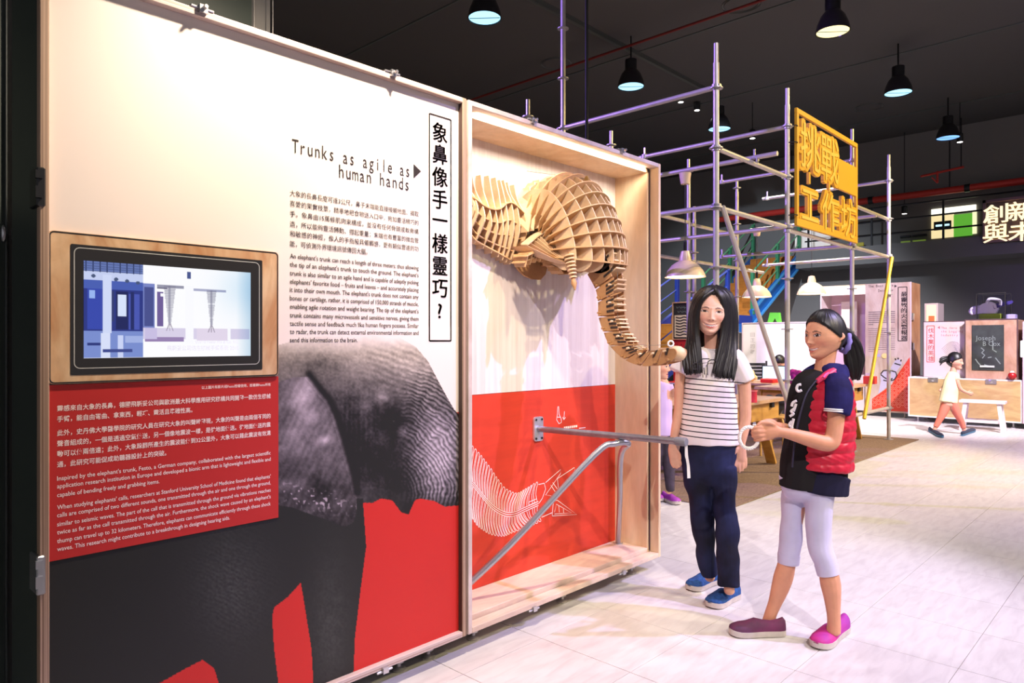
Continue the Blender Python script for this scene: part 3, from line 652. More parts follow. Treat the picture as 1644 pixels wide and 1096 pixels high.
# cheeks: fans of blades gathering at each tusk, plus the wavy jaw rim
for sgn in (-1, 1):
    def mx(v): return Vector((XE + (v.x - XE) * (1 if sgn < 0 else -1), v.y, v.z))
    P0 = EP(2.565, .33, 1.64)
    arc = cr([onY(x, y, YW - .17) for x, y in ((846,394),(857,385),(866,378),(876,374),(886,371),(896,362),(904,350),(909,338),(914,322),(921,306))], 2)
    n = len(arc)
    for q in range(0, n):
        A = arc[q]; B = A + Vector((0, .15, .005)); M = P0.lerp(A, .5) + Vector((0, -.015, -.012)); M2 = M + Vector((0, .10, .01)); Q = P0 + Vector((0, .05, 0))
        MB().band([mx(v) for v in (P0, M, A)], [mx(v) for v in (Q, M2, B)], (PT * .8, 0, 0)).build('cheek_rib', SPE, ele, smooth=False)
    rim = MB(); MB().band([mx(v + Vector((0, -.006, 0))) for v in arc], [mx(v + Vector((0, .04, .006))) for v in arc], (0, 0, PT)).build('cheek_rim', SPE, ele, smooth=False)
    jr = cr([onY(x, y, YW - .19) for x, y in ((846,412),(856,407),(868,403),(880,401),(890,406),(902,418),(910,430))], 3)
    MB().band([mx(v) for v in jr], [mx(v + Vector((0, .09, .004))) for v in jr], (0, 0, PT)).build('jaw_rim', SP, ele, smooth=False)
    jl = [v + Vector((0, .02, -.028)) for v in jr]
    MB().band([mx(v) for v in jl], [mx(v + Vector((0, .08, .004))) for v in jl], (0, 0, PT)).build('jaw_rim', SP, ele, smooth=False)
    for q in range(1, len(jr) - 2, 2):
        v = jr[q]; MB().prism([mx(v + d_) for d_ in (Vector((0, 0, .012)), Vector((0, .10, .016)), Vector((0, .09, -.045)), Vector((0, .02, -.05)))], (PT * .7, 0, 0)).build('jaw_rib', SP, ele, smooth=False)
    # high ribs running from cheek up the wall
    for q, (px, y0, y1) in enumerate(((848,372,300),(856,370,292),(864,366,288),(872,362,300),(881,358,305),(889,350,308),(897,340,303))):
        a, b = onY(px, y0, YW - .14), onY(px + 2, y1, YW - .05)
        MB().band([mx(v) for v in (a, a.lerp(b, .5) + Vector((0, -.02, 0)), b)], [mx(v) for v in (Vector((a.x, YW - .004, a.z)), Vector((a.x, YW - .004, (a.z+b.z)/2)), Vector((b.x, YW - .004, b.z)))], (PT, 0, 0)).build('brow_rib', SPE, ele, smooth=False)
    # tusk: stacked discs narrowing to a cone
    t0, t1 = EP(2.568, .335, 1.675), EP(2.562, .36, 1.575); ax = (t1 - t0).normalized()
    for q in range(7):
        s = q / 6; MB().lathe([(.030 - .012 * s, -.003), (.030 - .012 * s, .003)], mx(t0.lerp(t1, s)), 14, mx(t0 + ax) - mx(t0)).build('tusk_disc', SPE, ele)
    MB().lathe([(.004, 0), (.009, .004), (.014, .03), (.002, .062)], mx(t1 + ax * .0), 12, mx(t0 + ax) - mx(t0)).build('tusk_tip', KRAFT, ele)
    MB().tube([mx(t0 - ax * .02), mx(t1)], .006, 8).build('tusk_core', KRAFT, ele)
    # ear: vertical ribs + wavy level plates
    epx = (759, 764, 775, 786, 796, 805, 813, 822, 831, 842)
    top = (294, 285, 287, 284, 284, 287, 291, 292, 296, 300); wav = (318, 320, 329, 335, 337, 335, 328, 326, 332, 343); bot = (366, 378, 392, 400, 407, 413, 418, 422, 425, 420)
    rowz = []
    for q, px in enumerate(epx):
        dt, dw, db = .035, .085 + .015 * math.sin(q * .9), .05
        a = onY(px, top[q], YW - dt); w_ = onY(px - 1, wav[q], YW - dw); b = onY(px - 1, bot[q], YW - db); x = w_.x
        ctrl = cr([Vector((x, YW - dt, a.z)), Vector((x, YW - .055, (a.z + w_.z) / 2)), Vector((x, YW - dw, w_.z)), Vector((x, YW - dw - .015, w_.z * .55 + b.z * .45)), Vector((x, YW - db, b.z))], 3)
        inn = [Vector((v.x, min(YW - .004, v.y + .075), v.z)) for v in ctrl]
        MB().band([mx(v) for v in ctrl], [mx(v) for v in inn], (PT, 0, 0)).build('ear_rib', SPE, ele, smooth=False)
        rowz.append([(x, YW - dw, w_.z)] + [(x, (YW - dw - .012) * (1 - f) + (YW - db) * f, w_.z * (1 - f) + b.z * f) for f in (.30, .55, .78, .93)])
    for lev in range(5):
        fr = [Vector(r[lev]) + Vector((0, -.006, 0)) for r in rowz]; fr = cr(fr, 3)
        MB().band([mx(v) for v in fr], [mx(Vector((v.x, min(YW - .004, v.y + .085), v.z + .006))) for v in fr], (0, 0, PT)).build('ear_plate', SP, ele, smooth=False)
    # peg bolts of the ear edge
# wall bracket: brown half disc below the head
hb = [onY(x, y, YW - .05) for x, y in ((826,422),(832,432),(842,442),(855,448),(868,449),(876,440),(880,424),(883,408))]
MB().prism(hb, (0, .012, 0)).build('wall_bracket', KRAFT, ele, smooth=False)
MB().box((XE - .06, YW - .12, 1.66), (XE + .06, YW - .001, 2.0)).build('mount_block', KRAFT, ele, smooth=False)
# trunk
inner = cr([onX(x, y, XE - .04) for x, y in ((944,440),(957,464),(961,484),(962,508.5),(970,532.6),(980,554.7),(1004,577),(1030,587),(1055,586),(1076,581))], 6)
outer = cr([onX(x, y, XE - .04) for x, y in ((980,398),(990,440),(989,470),(991,505),(998,530),(1014,552),(1030,562),(1048,562),(1066,556),(1080,556))], 6)
NS = 9
def tp(A, t_, x): v = samp(A, t_); return Vector((x, v.y, v.z))
for k in range(NS):
    a, b = k / NS + .006, (k + 1) / NS - .004
    for x in (XE - .046, XE + .040):
        ts = [a + (b - a) * q / 4 for q in range(5)]
        poly = [tp(inner, t_, x) for t_ in ts] + [tp(inner, t_, x).lerp(tp(outer, t_, x), .86 if k else .8) for t_ in reversed(ts)]
        if k == NS - 1:
            e0, e1 = poly[4], poly[5]; c = (e0 + e1) / 2; rr = (e1 - e0) / 2; dirv = (tp(inner, 1, x) - tp(inner, .93, x)).normalized() * rr.length
            poly = poly[:5] + [c - rr * math.cos(q * math.pi / 8) + dirv * math.sin(q * math.pi / 8) for q in range(1, 8)] + poly[5:]
        MB().prism(poly, (PT, 0, 0)).build('trunk_plate', KRAFT, ele, smooth=False)
    # rungs: plates spanning the trunk, edges proud on its front
    for f in (.22, .5, .78) if k < NS - 3 else (.5,):
        t_ = a + (b - a) * f; p, q = tp(inner, t_, XE), tp(outer, t_, XE); u = (q - p).normalized(); L_ = (q - p).length
        tt = (samp(outer, min(t_ + .02, 1)) - samp(outer, t_)); tt.x = 0; tt.normalize()
        mb = MB().obox(p + u * (L_ * .72), X1, u, tt, .036, L_ * .30, .0035); mb.build('trunk_rung', SPE, ele, smooth=False)
        MB().obox(p + u * (L_ * .70) + Vector((-.0475, 0, 0)), X1, u, tt, .002, L_ * .20, .005).build('slot', mat('slot_black', rgb(50, 40, 34), .7), ele, smooth=False)
    for f, pos in ((.35, .74), (.8, .12), (.95, .16)):
        t_ = a + (b - a) * f; p = tp(inner, t_, XE).lerp(tp(outer, t_, XE), pos)
        MB().tube([p + X1 * -.064, p + X1 * .062], .0055, 8).build('trunk_pin', SPE if pos > .5 else KRAFT, ele)
    if k in (0, 2, 5, 6):
        t_ = a; p = tp(inner, t_, XE - .05).lerp(tp(outer, t_, XE - .05), .75); q = tp(outer, t_, XE - .03) + (tp(outer, t_, XE) - tp(inner, t_, XE)).normalized() * .022
        MB().bar(p, q, .008, .006).build('trunk_spike', KRAFT, ele)
e0 = (samp(inner, 1) + samp(outer, 1)) / 2; e0.x = XE
MB().lathe([(.026, -.03), (.033, .0), (.031, .02), (.018, .034), (.003, .038)], e0 + Vector((.01, -.0, 0)), 16, (samp(inner, 1) - samp(inner, .93)).normalized()).build('trunk_tip', SPE, ele)
tip_w = e0 + Vector((-.05, -.0, .04))
ring = MB(); cc = samp(outer, .985) + Vector((-.01, 0, .012)); ring.tube([cc + (X1 * 0 + Vector((RT.x, RT.y, 0)) * math.cos(q * math.pi / 5) + Z1 * math.sin(q * math.pi / 5)) * .012 for q in range(10)], .004, 8, closed=True); ring.build('cable_ring', WHITE, ele)
WIRE = mat('steel_wire', rgb(150, 146, 140), .4, .6)
wr = MB(); wr.tube([EP(2.62, .02, 2.13), onX(940, 287, XE), ], .0012, 5); wr.tube(cr([onX(x, y, XE) for x, y in ((975,350),(990,420),(991,470),(993,520),(1006,545),(1024,553),(1050,554),(1080,553))]), .0012, 5); wr.tube([onX(940, 287, XE), onX(974, 350, XE)], .0012, 5)
wr.build('cable', WIRE, ele)
for px, py in ((942, 287), (973, 352)):
    c = onX(px, py, XE - .004); mb = MB().lathe([(.012, -.004), (.012, .004)], c, 14, (1, 0, 0)); mb.bar(c + Vector((0, 0, -.03)), c + Vector((0, 0, .014)), .012, .004); mb.build('pulley', mat('brass', rgb(190, 160, 100), .4, .6), ele)
for px, py in ((1017, 550), (1040, 553)): MB().tube([onX(px, py + 8, XE), onX(px, py - 3, XE)], .003, 6).build('cable_guide', SPE, ele)
# ================================================================== PEOPLE
def remesh(mb, name, m, parent, vox=.006, smooth=3, puff=None, label=None, noise=0.0, nscale=14.0):
    me = bpy.data.meshes.new('tmp'); me.from_pydata([tuple(v) for v in mb.v], [], mb.f)
    bm = bmesh.new(); bm.from_mesh(me); bmesh.ops.recalc_face_normals(bm, faces=bm.faces); bm.to_mesh(me); bm.free()
    o = bpy.data.objects.new('tmp', me); COL.objects.link(o)
    r = o.modifiers.new('r', 'REMESH'); r.mode = 'VOXEL'; r.voxel_size = vox
    if smooth: s = o.modifiers.new('s', 'SMOOTH'); s.factor = .5; s.iterations = smooth
    dg = bpy.context.evaluated_depsgraph_get(); n = bpy.data.meshes.new_from_object(o.evaluated_get(dg)); bpy.data.objects.remove(o); bpy.data.meshes.remove(me)
    n.name = name; k = len(n.vertices); co = np.zeros(k * 3); n.vertices.foreach_get('co', co); co = co.reshape(-1, 3)
    if noise or puff:
        nv = np.zeros(k * 3); n.vertices.foreach_get('normal', nv); nv = nv.reshape(-1, 3); d = np.zeros(k)
        if noise:
            x, y, z = (co * nscale).T; d += noise * (np.sin(x*2.1 + 1.7*np.sin(z*1.3 + y)) * np.sin(y*1.9 + 1.3*np.sin(x*1.1 - z)) + .6 * np.sin(z*2.7 + 2.0*np.sin(x*1.7 + y*1.2)))
        if puff: d += puff(co)
        co = co + nv * d[:, None]
    if parent is not None: co = co - np.array(gloc(parent))
    n.vertices.foreach_set('co', co.astype(np.float32).ravel()); n.update(); n.shade_smooth()
    n.materials.clear(); n.materials.append(m); b = bpy.data.objects.new(name, n); COL.objects.link(b)
    if parent is not None: b.parent = parent
    return tag(b, label)
class Fig:
    """a figure placed at depth d; joints are given on the view plane with a depth offset in the same unit"""
    def __init__(s, d): s.d = d; s.u = d / FL
    def p(s, px, py, dd=0): return at(px, py, s.d + dd * s.u)
    def chain(s, mb, pts, n=14, sub=4, capk=.55):
        P_ = [s.p(*q[:3]) for q in pts]; R = [Vector((q[3], q[4] if len(q) > 4 else q[3], 0)) * s.u for q in pts]
        C_ = cr(P_, sub); RR = cr(R, sub); m = len(C_); rings = []
        fr = []
        for i in range(m):
            t = (C_[min(i+1, m-1)] - C_[max(i-1, 0)]).normalized(); a1 = t.cross(FW)
            if a1.length < .2: a1 = t.cross(Z1)
            a1.normalize(); a2 = t.cross(a1).normalized(); fr.append((t, a1, a2))
        def ring(c, f, rx, ry): return [c + f[1] * (math.cos(2*math.pi*k/n) * rx) + f[2] * (math.sin(2*math.pi*k/n) * ry) for k in range(n)]
        r0, r1 = RR[0], RR[-1]; e0 = min(r0.x, r0.y) * capk; e1 = min(r1.x, r1.y) * capk
        rings.append(ring(C_[0] - fr[0][0] * e0, fr[0], r0.x * .35, r0.y * .35)); rings.append(ring(C_[0] - fr[0][0] * e0 * .6, fr[0], r0.x * .78, r0.y * .78))
        for c, f, r in zip(C_, fr, RR): rings.append(ring(c, f, max(r.x, 1e-4), max(r.y, 1e-4)))
        rings.append(ring(C_[-1] + fr[-1][0] * e1 * .6, fr[-1], r1.x * .78, r1.y * .78)); rings.append(ring(C_[-1] + fr[-1][0] * e1, fr[-1], r1.x * .35, r1.y * .35))
        mb.loft(rings); return mb
def head(fig, parent, px, py, dd, hpx, yaw, pitch=0, roll=0, skin=(222, 170, 144), smile=True, nth=110, nph=150, hair_yb=None, hair_mat=None, hair_k=1.07, eyes=True, eye_open=1.0, wid=1.0, part=0.0, jaw=.33, nose=1.0):
    h = hpx * fig.u; c = fig.p(px, py, dd)
    B = Matrix((RT, FW, Z1)).transposed()
    M = B @ Matrix.Rotation(math.radians(yaw), 3, 'Z') @ Matrix.Rotation(math.radians(pitch), 3, 'X') @ Matrix.Rotation(math.radians(roll), 3, 'Y')
    Mn = np.array(M)
    th = np.linspace(.02, math.pi - .02, nth)[:, None].repeat(nph + 1, 1); 
    g = np.linspace(-1, 1, nph + 1); ph = (math.pi * (0.55 * g + .45 * g ** 3))[None].repeat(nth, 0)   # denser at the face
    nx, ny, nz = np.sin(th) * np.sin(ph), -np.sin(th) * np.cos(ph), np.cos(th)
    sm = lambda t: np.clip(t, 0, 1) ** 2 * (3 - 2 * np.clip(t, 0, 1))
    def shape(k=1.0, feat=True):
        dn = sm((-nz - .02) / .98)
        x = .335 * wid * nx * (1 - jaw * dn); y = .41 * ny; z = .5 * nz
        y = np.where(ny > 0, y * (1 - .50 * sm((-nz - .1) / .8)), y * (1 - .06 * dn))
        y = y - .17 * sm((-nz - .45) / .55) * (1 - .0 * ny)
        x = x * (1 + .03 * np.exp(-((z + .13) / .14) ** 2))
        y = np.where(ny < 0, y * (1 - .05 * np.exp(-(nx / .5) ** 2) * np.exp(-((z - .1) / .3) ** 2)), y)
        if feat:
            f = sm((-ny) * 1.6); fx, fz = x, z
            G = lambda cx, cz, sx, sz: np.exp(-((fx - cx) / sx) ** 2 - ((fz - cz) / sz) ** 2)
            d = np.zeros_like(x)
            ramp = np.clip((.04 - fz) / .20, 0, 1); under = 1 - sm((-.150 - fz) / .045)
            d += nose * (.014 + .084 * ramp ** 1.5) * np.exp(-(fx / (.032 + .018 * ramp)) ** 2) * under * (fz < .08)
            d += .030 * (G(-.055, -.165, .028, .030) + G(.055, -.165, .028, .030))
            d -= .020 * (G(-.145, .0, .075, .040) + G(.145, .0, .075, .040)); d += .012 * (G(-.14, .075, .09, .025) + G(.14, .075, .09, .025))
            d += .016 * (G(-.19, -.14, .09, .07) + G(.19, -.14, .09, .07))
            mw = .135 if smile else .085
            cv = -.290 + (2.2 if smile else .0) * fx ** 2
            lp = np.exp(-(fx / mw) ** 4)
            d += lp * (.026 * np.exp(-((fz - cv - .026) / .020) ** 2) + .026 * np.exp(-((fz - cv + .036) / .022) ** 2) - .016 * np.exp(-((fz - cv + .004) / .012) ** 2))
            d += .020 * G(0, -.43, .09, .05) - .010 * G(0, -.375, .07, .018)
            y = y - d * f
        P_ = np.stack([x, y, z], -1) * h
        return P_, x, y, z
    P_, x, y, z = shape()
    C = np.zeros(x.shape + (3,)); C[:] = skin
    front = ny < -.15
    n = vnoise(x * 100 + 50, z * 100 + 50, 3, 4)
    C *= (1 + (n - .5) * .05)[..., None]
    G = lambda cx, cz, sx, sz: np.exp(-((x - cx) / sx) ** 2 - ((z - cz) / sz) ** 2) * front
    C = C * (1 - (.10 * (G(-.2, -.14, .09, .07) + G(.2, -.14, .09, .07)))[..., None] * np.array([.2, 1, 1]))
    mw = .135 if smile else .085; cv = -.290 + (2.2 if smile else 0) * x ** 2
    fullness = np.clip(1 - (np.abs(x) / mw) ** 2, 0, 1)
    lipu = front & (z < cv + .034 * fullness) & (z > cv - .054 * fullness) & (np.abs(x) < mw)
    C[lipu] = [198, 104, 98]
    if smile:
        tm_ = front & (z < cv + .016 * fullness) & (z > cv - .026 * fullness) & (np.abs(x) < mw * .92); C[tm_] = [250, 244, 240]
        dm_ = front & (z <= cv - .020 * fullness) & (z > cv - .030 * fullness) & (np.abs(x) < mw * .8); C[dm_] = [110, 40, 40]
    else:
        C[front & (np.abs(z - cv) < .007) & (np.abs(x) < mw)] = [120, 56, 54]
    C[front & (np.hypot((np.abs(x) - .035) / .017, (z + .175) / .009) < 1)] = [110, 60, 52]
    for sx in (-1, 1):
        ex = sx * .145; e = (x - ex) / .068; v = (z - .003 - .006 * sx * e + .006 * e * e) / (.024 * eye_open)
        br = front & (np.abs((z - .086 + .022 * e * e + .008 * (sx * e)) / (.010 - .003 * sx * e)) < 1) & (np.abs(x - ex) < .080); C[br] = C[br] * .25 + np.array([70, 50, 46]) * .75
        al = front & (np.abs(e) < 1) & (np.abs(v) < (1 - e ** 2))
        lash = front & (np.abs(e) < 1.12) & (v > .72 * (1 - e ** 2)) & (v < 1.40 - .7 * e ** 2); C[lash] = [40, 30, 30]
        lo_ = front & (np.abs(e) < 1.0) & (v < -.8 * (1 - e ** 2)) & (v > -1.25 + .7 * e ** 2); C[lo_] = [150, 100, 90]
        C[al] = [226, 214, 210]
        ir = al & (np.hypot((x - ex) / .034, (z - .005) / .034) < 1); C[ir] = [34, 24, 22]
        gl = al & (np.hypot((x - ex + .010) / .007, (z - .018) / .007) < 1); C[gl] = [255, 255, 255]
    W_ = P_ @ Mn.T + np.array(c)
    grid_mesh('head', W_, C, attrmat('painted_skin', .5, spec=.35), parent)
    if eyes:
        for sx in (-1, 1):
            i = np.argmin((x - sx * .145) ** 2 + (z - .005) ** 2 + (ny > 0) * 9); q = W_.reshape(-1, 3)[i]; fwd = Mn @ np.array([0, -1, 0])
            mbz = MB().sphere(Vector(q) - Vector(fwd) * (h * .0255), h * .026, 10, 8); mbz.build('eye', mat('eye_dark', rgb(34, 26, 26), .15), parent)
    ear = MB()
    for sx in (-1, 1):
        base = Vector(np.array(c) + Mn @ (np.array([sx * .325 * wid, .03, -.03]) * h)); up = Vector(Mn @ np.array([0, .25, 1.0])).normalized(); bk = Vector(Mn @ np.array([sx * .55, .85, -.15])).normalized(); out = up.cross(bk).normalized()
        rings = []
        for i in range(9):
            a = i / 8; rr = math.sin(math.pi * (.08 + .84 * a)); cc = base + up * ((a - .5) * .19 * h)
            rings.append([cc + bk * (.055 * h * rr * (1 + math.cos(2*math.pi*k/10)) * (.75 + .35 * a)) + out * (.018 * h * math.sin(2*math.pi*k/10)) for k in range(10)])
        ear.loft(rings)
    ear.build('ears', mat('skin_ear_%d' % skin[0], rgb(*skin), .5), parent)
    if hair_yb is not None:
        Q, qx, qy, qz = shape(feat=False)
        zz = [p[0] for p in hair_yb]; yy = [p[1] for p in hair_yb]; yb = np.interp(z, zz[::-1], yy[::-1])
        hm = (y - yb) 
        # crown volume
        k = hair_k + .02 * vnoise(ph * 40 + 200, th * 3 + 20, 1.0, 8) ; edge = np.clip(hm / .05, 0, 1)
        Q2 = Q * (1 + (k - 1) * (.25 + .75 * edge))[..., None]; Q2[..., 2] += .012 * h * edge
        if part: Q2 *= (1 - .012 * np.exp(-(qx / .012) ** 2) * (ny < .35) * (nz > .2))[..., None]
        Wq = Q2 @ Mn.T + np.array(c) - np.array(gloc(parent)); hh, wd = hm.shape; idx = np.arange(hh * wd).reshape(hh, wd)
        q = np.stack([idx[:-1, :-1], idx[:-1, 1:], idx[1:, 1:], idx[1:, :-1]], -1).reshape(-1, 4); keep = (hm.ravel()[q] > 0).all(1)
        me = bpy.data.meshes.new('hair_cap'); me.from_pydata(Wq.reshape(-1, 3).tolist(), [], q[keep].tolist()); bm = bmesh.new(); bm.from_mesh(me); bmesh.ops.delete(bm, geom=[v for v in bm.verts if not v.link_faces], context='VERTS'); bm.to_mesh(me); bm.free()
        me.shade_smooth(); me.materials.append(hair_mat); ho = bpy.data.objects.new('hair', me); COL.objects.link(ho); ho.parent = parent
        return c, h, M, ho
    return c, h, M, None
HAIR = mat('black_hair', rgb(26, 23, 24), .42, var=.35, scale=60, stretch=(6, 6, 1), spec=.45)
def strands(fig, parent, name, A, B, n, r0, r1, jit=1.0, m=None, seed=1, flat=.6):
    rr = random.Random(seed); mb = MB()
    for i in range(n):
        f = (i + .5) / n; pts = []
        ox, oy = rr.uniform(-1, 1) * jit, rr.uniform(-1, 1) * jit; ln = rr.uniform(-1, 1) * jit * 2.5
        for j, (a, b) in enumerate(zip(A, B)):
            k = j / (len(A) - 1); q = [a[t_] * (1 - f) + b[t_] * f for t_ in range(3)]
            w_ = (r0 * (1 - k) + r1 * k) * (.72 + .5 * rr.random())
            if j == len(A) - 1: w_ *= .35
            pts.append((q[0] + ox * (.3 + k), q[1] + (ln if j == len(A) - 1 else 0), q[2] + oy * (.4 + k), w_, w_ * flat))
        fig.chain(mb, pts, 7, 3)
    return mb.build(name, m or HAIR, parent, sharp=80)
def shoe(parent, toe, heel, wd, up_mat, sole_mat, name='shoe', top=.085, toecolor=None):
    toe = Vector((toe.x, toe.y, 0)); heel = Vector((heel.x, heel.y, 0)); f = (toe - heel).normalized(); sd = f.cross(Z1).normalized(); L_ = (toe - heel).length
    S = [0, .04, .12, .25, .4, .55, .7, .82, .91, .97, 1.0]
    Wd = [.34, .56, .68, .70, .72, .84, .98, 1.0, .86, .60, .25]
    Ht = [top*.66, top*.80, top*.70, top*.62, top*.66, top*.76, top*.60, .046, .038, .030, .018]
    up_, so = [], []
    for s, w_, h_ in zip(S, Wd, Ht):
        c = heel + f * (L_ * s); hw = wd / 2 * w_; lift = .006 * max(0, (s - .75) / .25) ** 2 + .003
        so.append([c + sd * (hw * 1.06 * math.cos(a)) * 1 + Z1 * (lift + (.0 if math.sin(a) < 0 else .024)) for a in (math.pi*1.0, math.pi*1.12, math.pi*1.5, math.pi*1.88, 0, .12, math.pi/2, math.pi*.88)])
        up_.append([c + sd * (hw * math.cos(a) * (1.0 if math.sin(a) < .7 else .9)) + Z1 * (.018 + lift + max(0, math.sin(a)) ** .75 * (h_ - .010)) for a in [math.pi * k / 10 for k in range(11)]])
    so_o = MB().loft(so).build('sole', sole_mat, None, sharp=50); 
    o = MB().loft(up_).build(name, up_mat, parent, sharp=60)
    so_o.parent = o; 
    off = gloc(o); 
    for v in so_o.data.vertices: v.co -= off
    return o
def fingers(fig, mb, lst, r0=2.9, r1=2.2):
    for pl in lst:
        m = len(pl); fig.chain(mb, [(q[0], q[1], q[2], (r0 + (r1 - r0) * i / (m - 1)) * (q[3] if len(q) > 3 else 1)) for i, q in enumerate(pl)], 8, 3, .8)
SKIN = mat('skin', rgb(218, 164, 136), .5, var=.08, scale=30, spec=.35)
# ------------------------------------------------------------ long-haired girl in striped T-shirt
A = Fig(3.52); pa = A.p(1150, 0, 0); pa.z = 0
ga = empty('person', pa, 'smiling long-haired girl in white T-shirt with black stripes and dark jeans, standing by the case', 'person')
sk = MB()
A.chain(sk, [(1141,528,4,11,11),(1142,545,4,11,11),(1143,560,3,14,12),(1142,575,3,30,18),(1140,610,2,36,26),(1138,660,2,38,27),(1138,705,2,41,27),(1137,735,2,40,27)])
A.chain(sk, [(1108,566,2,11,11),(1096,588,0,9.5,9.5),(1091,615,0,8,8),(1090,640,1,7.5,7.5),(1089,662,2,7.5,7.5),(1085,685,0,7.2,7),(1081,705,-2,5.6,5.2),(1080,717,-3,5.2,4.6)])
A.chain(sk, [(1176,566,0,12,12),(1189,590,-2,11,11),(1195,620,-3,10.5,10),(1196,650,-3,9.8,9.5),(1196,674,-3,9.5,9),(1193,694,-6,8.4,8),(1190,712,-8,6.2,5.6)])
A.chain(sk, [(1079,712,-3,5.2,4.5),(1080,722,-4,7.6,4.5),(1082,734,-5,8.0,4.6),(1083,738,-5,7.4,4)])
fingers(A, sk, [((1077,733,-5),(1078,743,-7),(1082,750,-6)), ((1081,735,-6),(1083,745,-8),(1087,751,-6)), ((1085,735,-6),(1088,744,-8),(1091,749,-6)), ((1088,733,-5),(1092,741,-7),(1093,746,-5)), ((1085,721,-6),(1091,729,-9),(1092,737,-9))], 2.7, 2.1)
A.chain(sk, [(1190,710,-8,6.2,5),(1189,722,-8,9,5.2),(1189,735,-8,10,5.2),(1189,740,-8,9.5,4.4)])
fingers(A, sk, [((1181.5,737,-9),(1180,748,-11),(1181,756,-8)), ((1187,739,-9),(1186,750,-11),(1187,757.5,-8)), ((1192.2,738,-9),(1192,748,-10),(1192,755,-8)), ((1197,735,-8),(1197.5,744,-9),(1196.5,750.5,-8)), ((1183,720,-12),(1177.5,731,-14),(1177,740,-13))], 2.8, 2.2)
A.chain(sk, [(1120,740,2,19,19),(1126,815,8,14,15),(1135,900,18,10,11),(1140,928,23,8,9)]); A.chain(sk, [(1160,740,-2,19,19),(1163,815,-10,14,15),(1169,900,-26,10,11),(1171,950,-34,8,9)])
remesh(sk, 'body', SKIN, ga, .0042, 2)
head(A, ga, 1140, 500, -2, 75, -10, 3, 5, (236, 186, 162), True, nose=.72, wid=1.14, jaw=.26, eye_open=.72, hair_yb=[(.6,-.6),(.38,-.34),(.26,-.22),(.05,-.10),(-.25,0.0),(-.5,.1)], hair_mat=HAIR, hair_k=1.10, part=1)
TEE, tnt, tb = nodemat('striped_cotton'); N_ = tnt.nodes; L_ = tnt.links
gg = N_.new('ShaderNodeNewGeometry'); dp = N_.new('ShaderNodeVectorMath'); dp.operation = 'DOT_PRODUCT'; dp.inputs[1].default_value = (RT.x * .085, RT.y * .085, 1)
def mathn(op, a, b=None):
    n = N_.new('ShaderNodeMath'); n.operation = op
    for i, v in enumerate((a, b)):
        if v is None: continue
        if isinstance(v, (int, float)): n.inputs[i].default_value = v
        else: L_.new(v, n.inputs[i])
    return n.outputs[0]
L_.new(gg.outputs['Position'], dp.inputs[0]); sv = mathn('ADD', dp.outputs['Value'], -.0)
zc = .085 * (A.p(1150, 0, 0).dot(RT)); z_hi, z_lo = zc + CZ - (603 - HY) * A.u, zc + CZ - (702 - HY) * A.u
fr_ = mathn('LESS_THAN', mathn('FRACT', mathn('DIVIDE', mathn('SUBTRACT', sv, z_lo), 8.25 * A.u)), .20)
msk = mathn('MULTIPLY', fr_, mathn('MULTIPLY', mathn('LESS_THAN', sv, z_hi), mathn('GREATER_THAN', sv, z_lo - .001)))
mxn = N_.new('ShaderNodeMix'); mxn.data_type = 'RGBA'; mxn.inputs[6].default_value = rgb(232, 222, 222); mxn.inputs[7].default_value = rgb(38, 34, 38); L_.new(msk, mxn.inputs[0]); L_.new(mxn.outputs[2], tb.inputs['Base Color']); tb.inputs['Roughness'].default_value = .85; tb.inputs['Specular IOR Level'].default_value = .1
ts = MB()
A.chain(ts, [(1143,561,2,22,14),(1142,567,2,36,20),(1141,580,1,40,27),(1139,605,0,40,31),(1138,635,0,42,31),(1138,665,0,45,32),(1138,690,0,47,34),(1138,712,0,48.5,34)], 22, 4, .05)
A.chain(ts, [(1116,566,2,14,15),(1104,574,1,15,15),(1095,585,0,14.5,14.5),(1088,597,-1,14.5,14)], 14, 4, .05)
A.chain(ts, [(1168,566,0,15,16),(1180,578,-1,17,16),(1190,594,-3,16.5,16),(1198,612,-4,16,15.5)], 14, 4, .05)
tee = remesh(ts, 't_shirt', TEE, ga, .0055, 2, noise=.0034, nscale=13)
cl = MB(); cl.tube([A.p(1143 + 14.5*math.cos(q*math.pi/12), 560 + 3*math.sin(q*math.pi/12) - 1.5, 2 - 15*math.sin(q*math.pi/12)) for q in range(24)], .0045, 8, closed=True); cl.build('collar', mat('collar_white', rgb(228, 218, 216), .85), tee)
pr = MB()
for q in (((1112,600),(1112,586),(1119,583),(1119,598)), ((1122,600),(1124,578),(1139,576)), ((1136,602),(1137,580),(1150,580),(1150,604)), ((1112,593),(1121,592)), ((1130,590),(1131,601))):
    MB().tube(cr([A.p(x, y, -34) for x, y in q], 3), .0026, 6).build('printed_mark', mat('print_black', rgb(40, 36, 40), .8), tee)
JEAN = mat('dark_denim', rgb(26, 26, 38), .8, c2=rgb(40, 46, 82), scale=5, spec=.15)
js = MB()
A.chain(js, [(1138,705,0,44,29),(1137,725,0,45,30),(1137,750,0,42.5,28),(1138,766,0,38,23),(1138,778,0,30,15)], 20, 4, .1)
A.chain(js, [(1118,750,2,24,24),(1121,785,4,20,21),(1125,813,7,17.5,19),(1128,838,11,19,19),(1132,870,14,16.5,17.5),(1135,902,18,15,16.5),(1139,921,21,13.5,15)], 16, 4, .1)
A.chain(js, [(1159,750,-2,23,24),(1162,785,-6,20,21),(1163,813,-10,17.5,19),(1167,838,-15,17.5,18.5),(1168.5,870,-20,17.5,17.5),(1169,905,-27,17.5,17),(1170,940,-32,16.5,16.5)], 16, 4, .1)
remesh(js, 'jeans', JEAN, ga, .006, 2, noise=.0042, nscale=16)
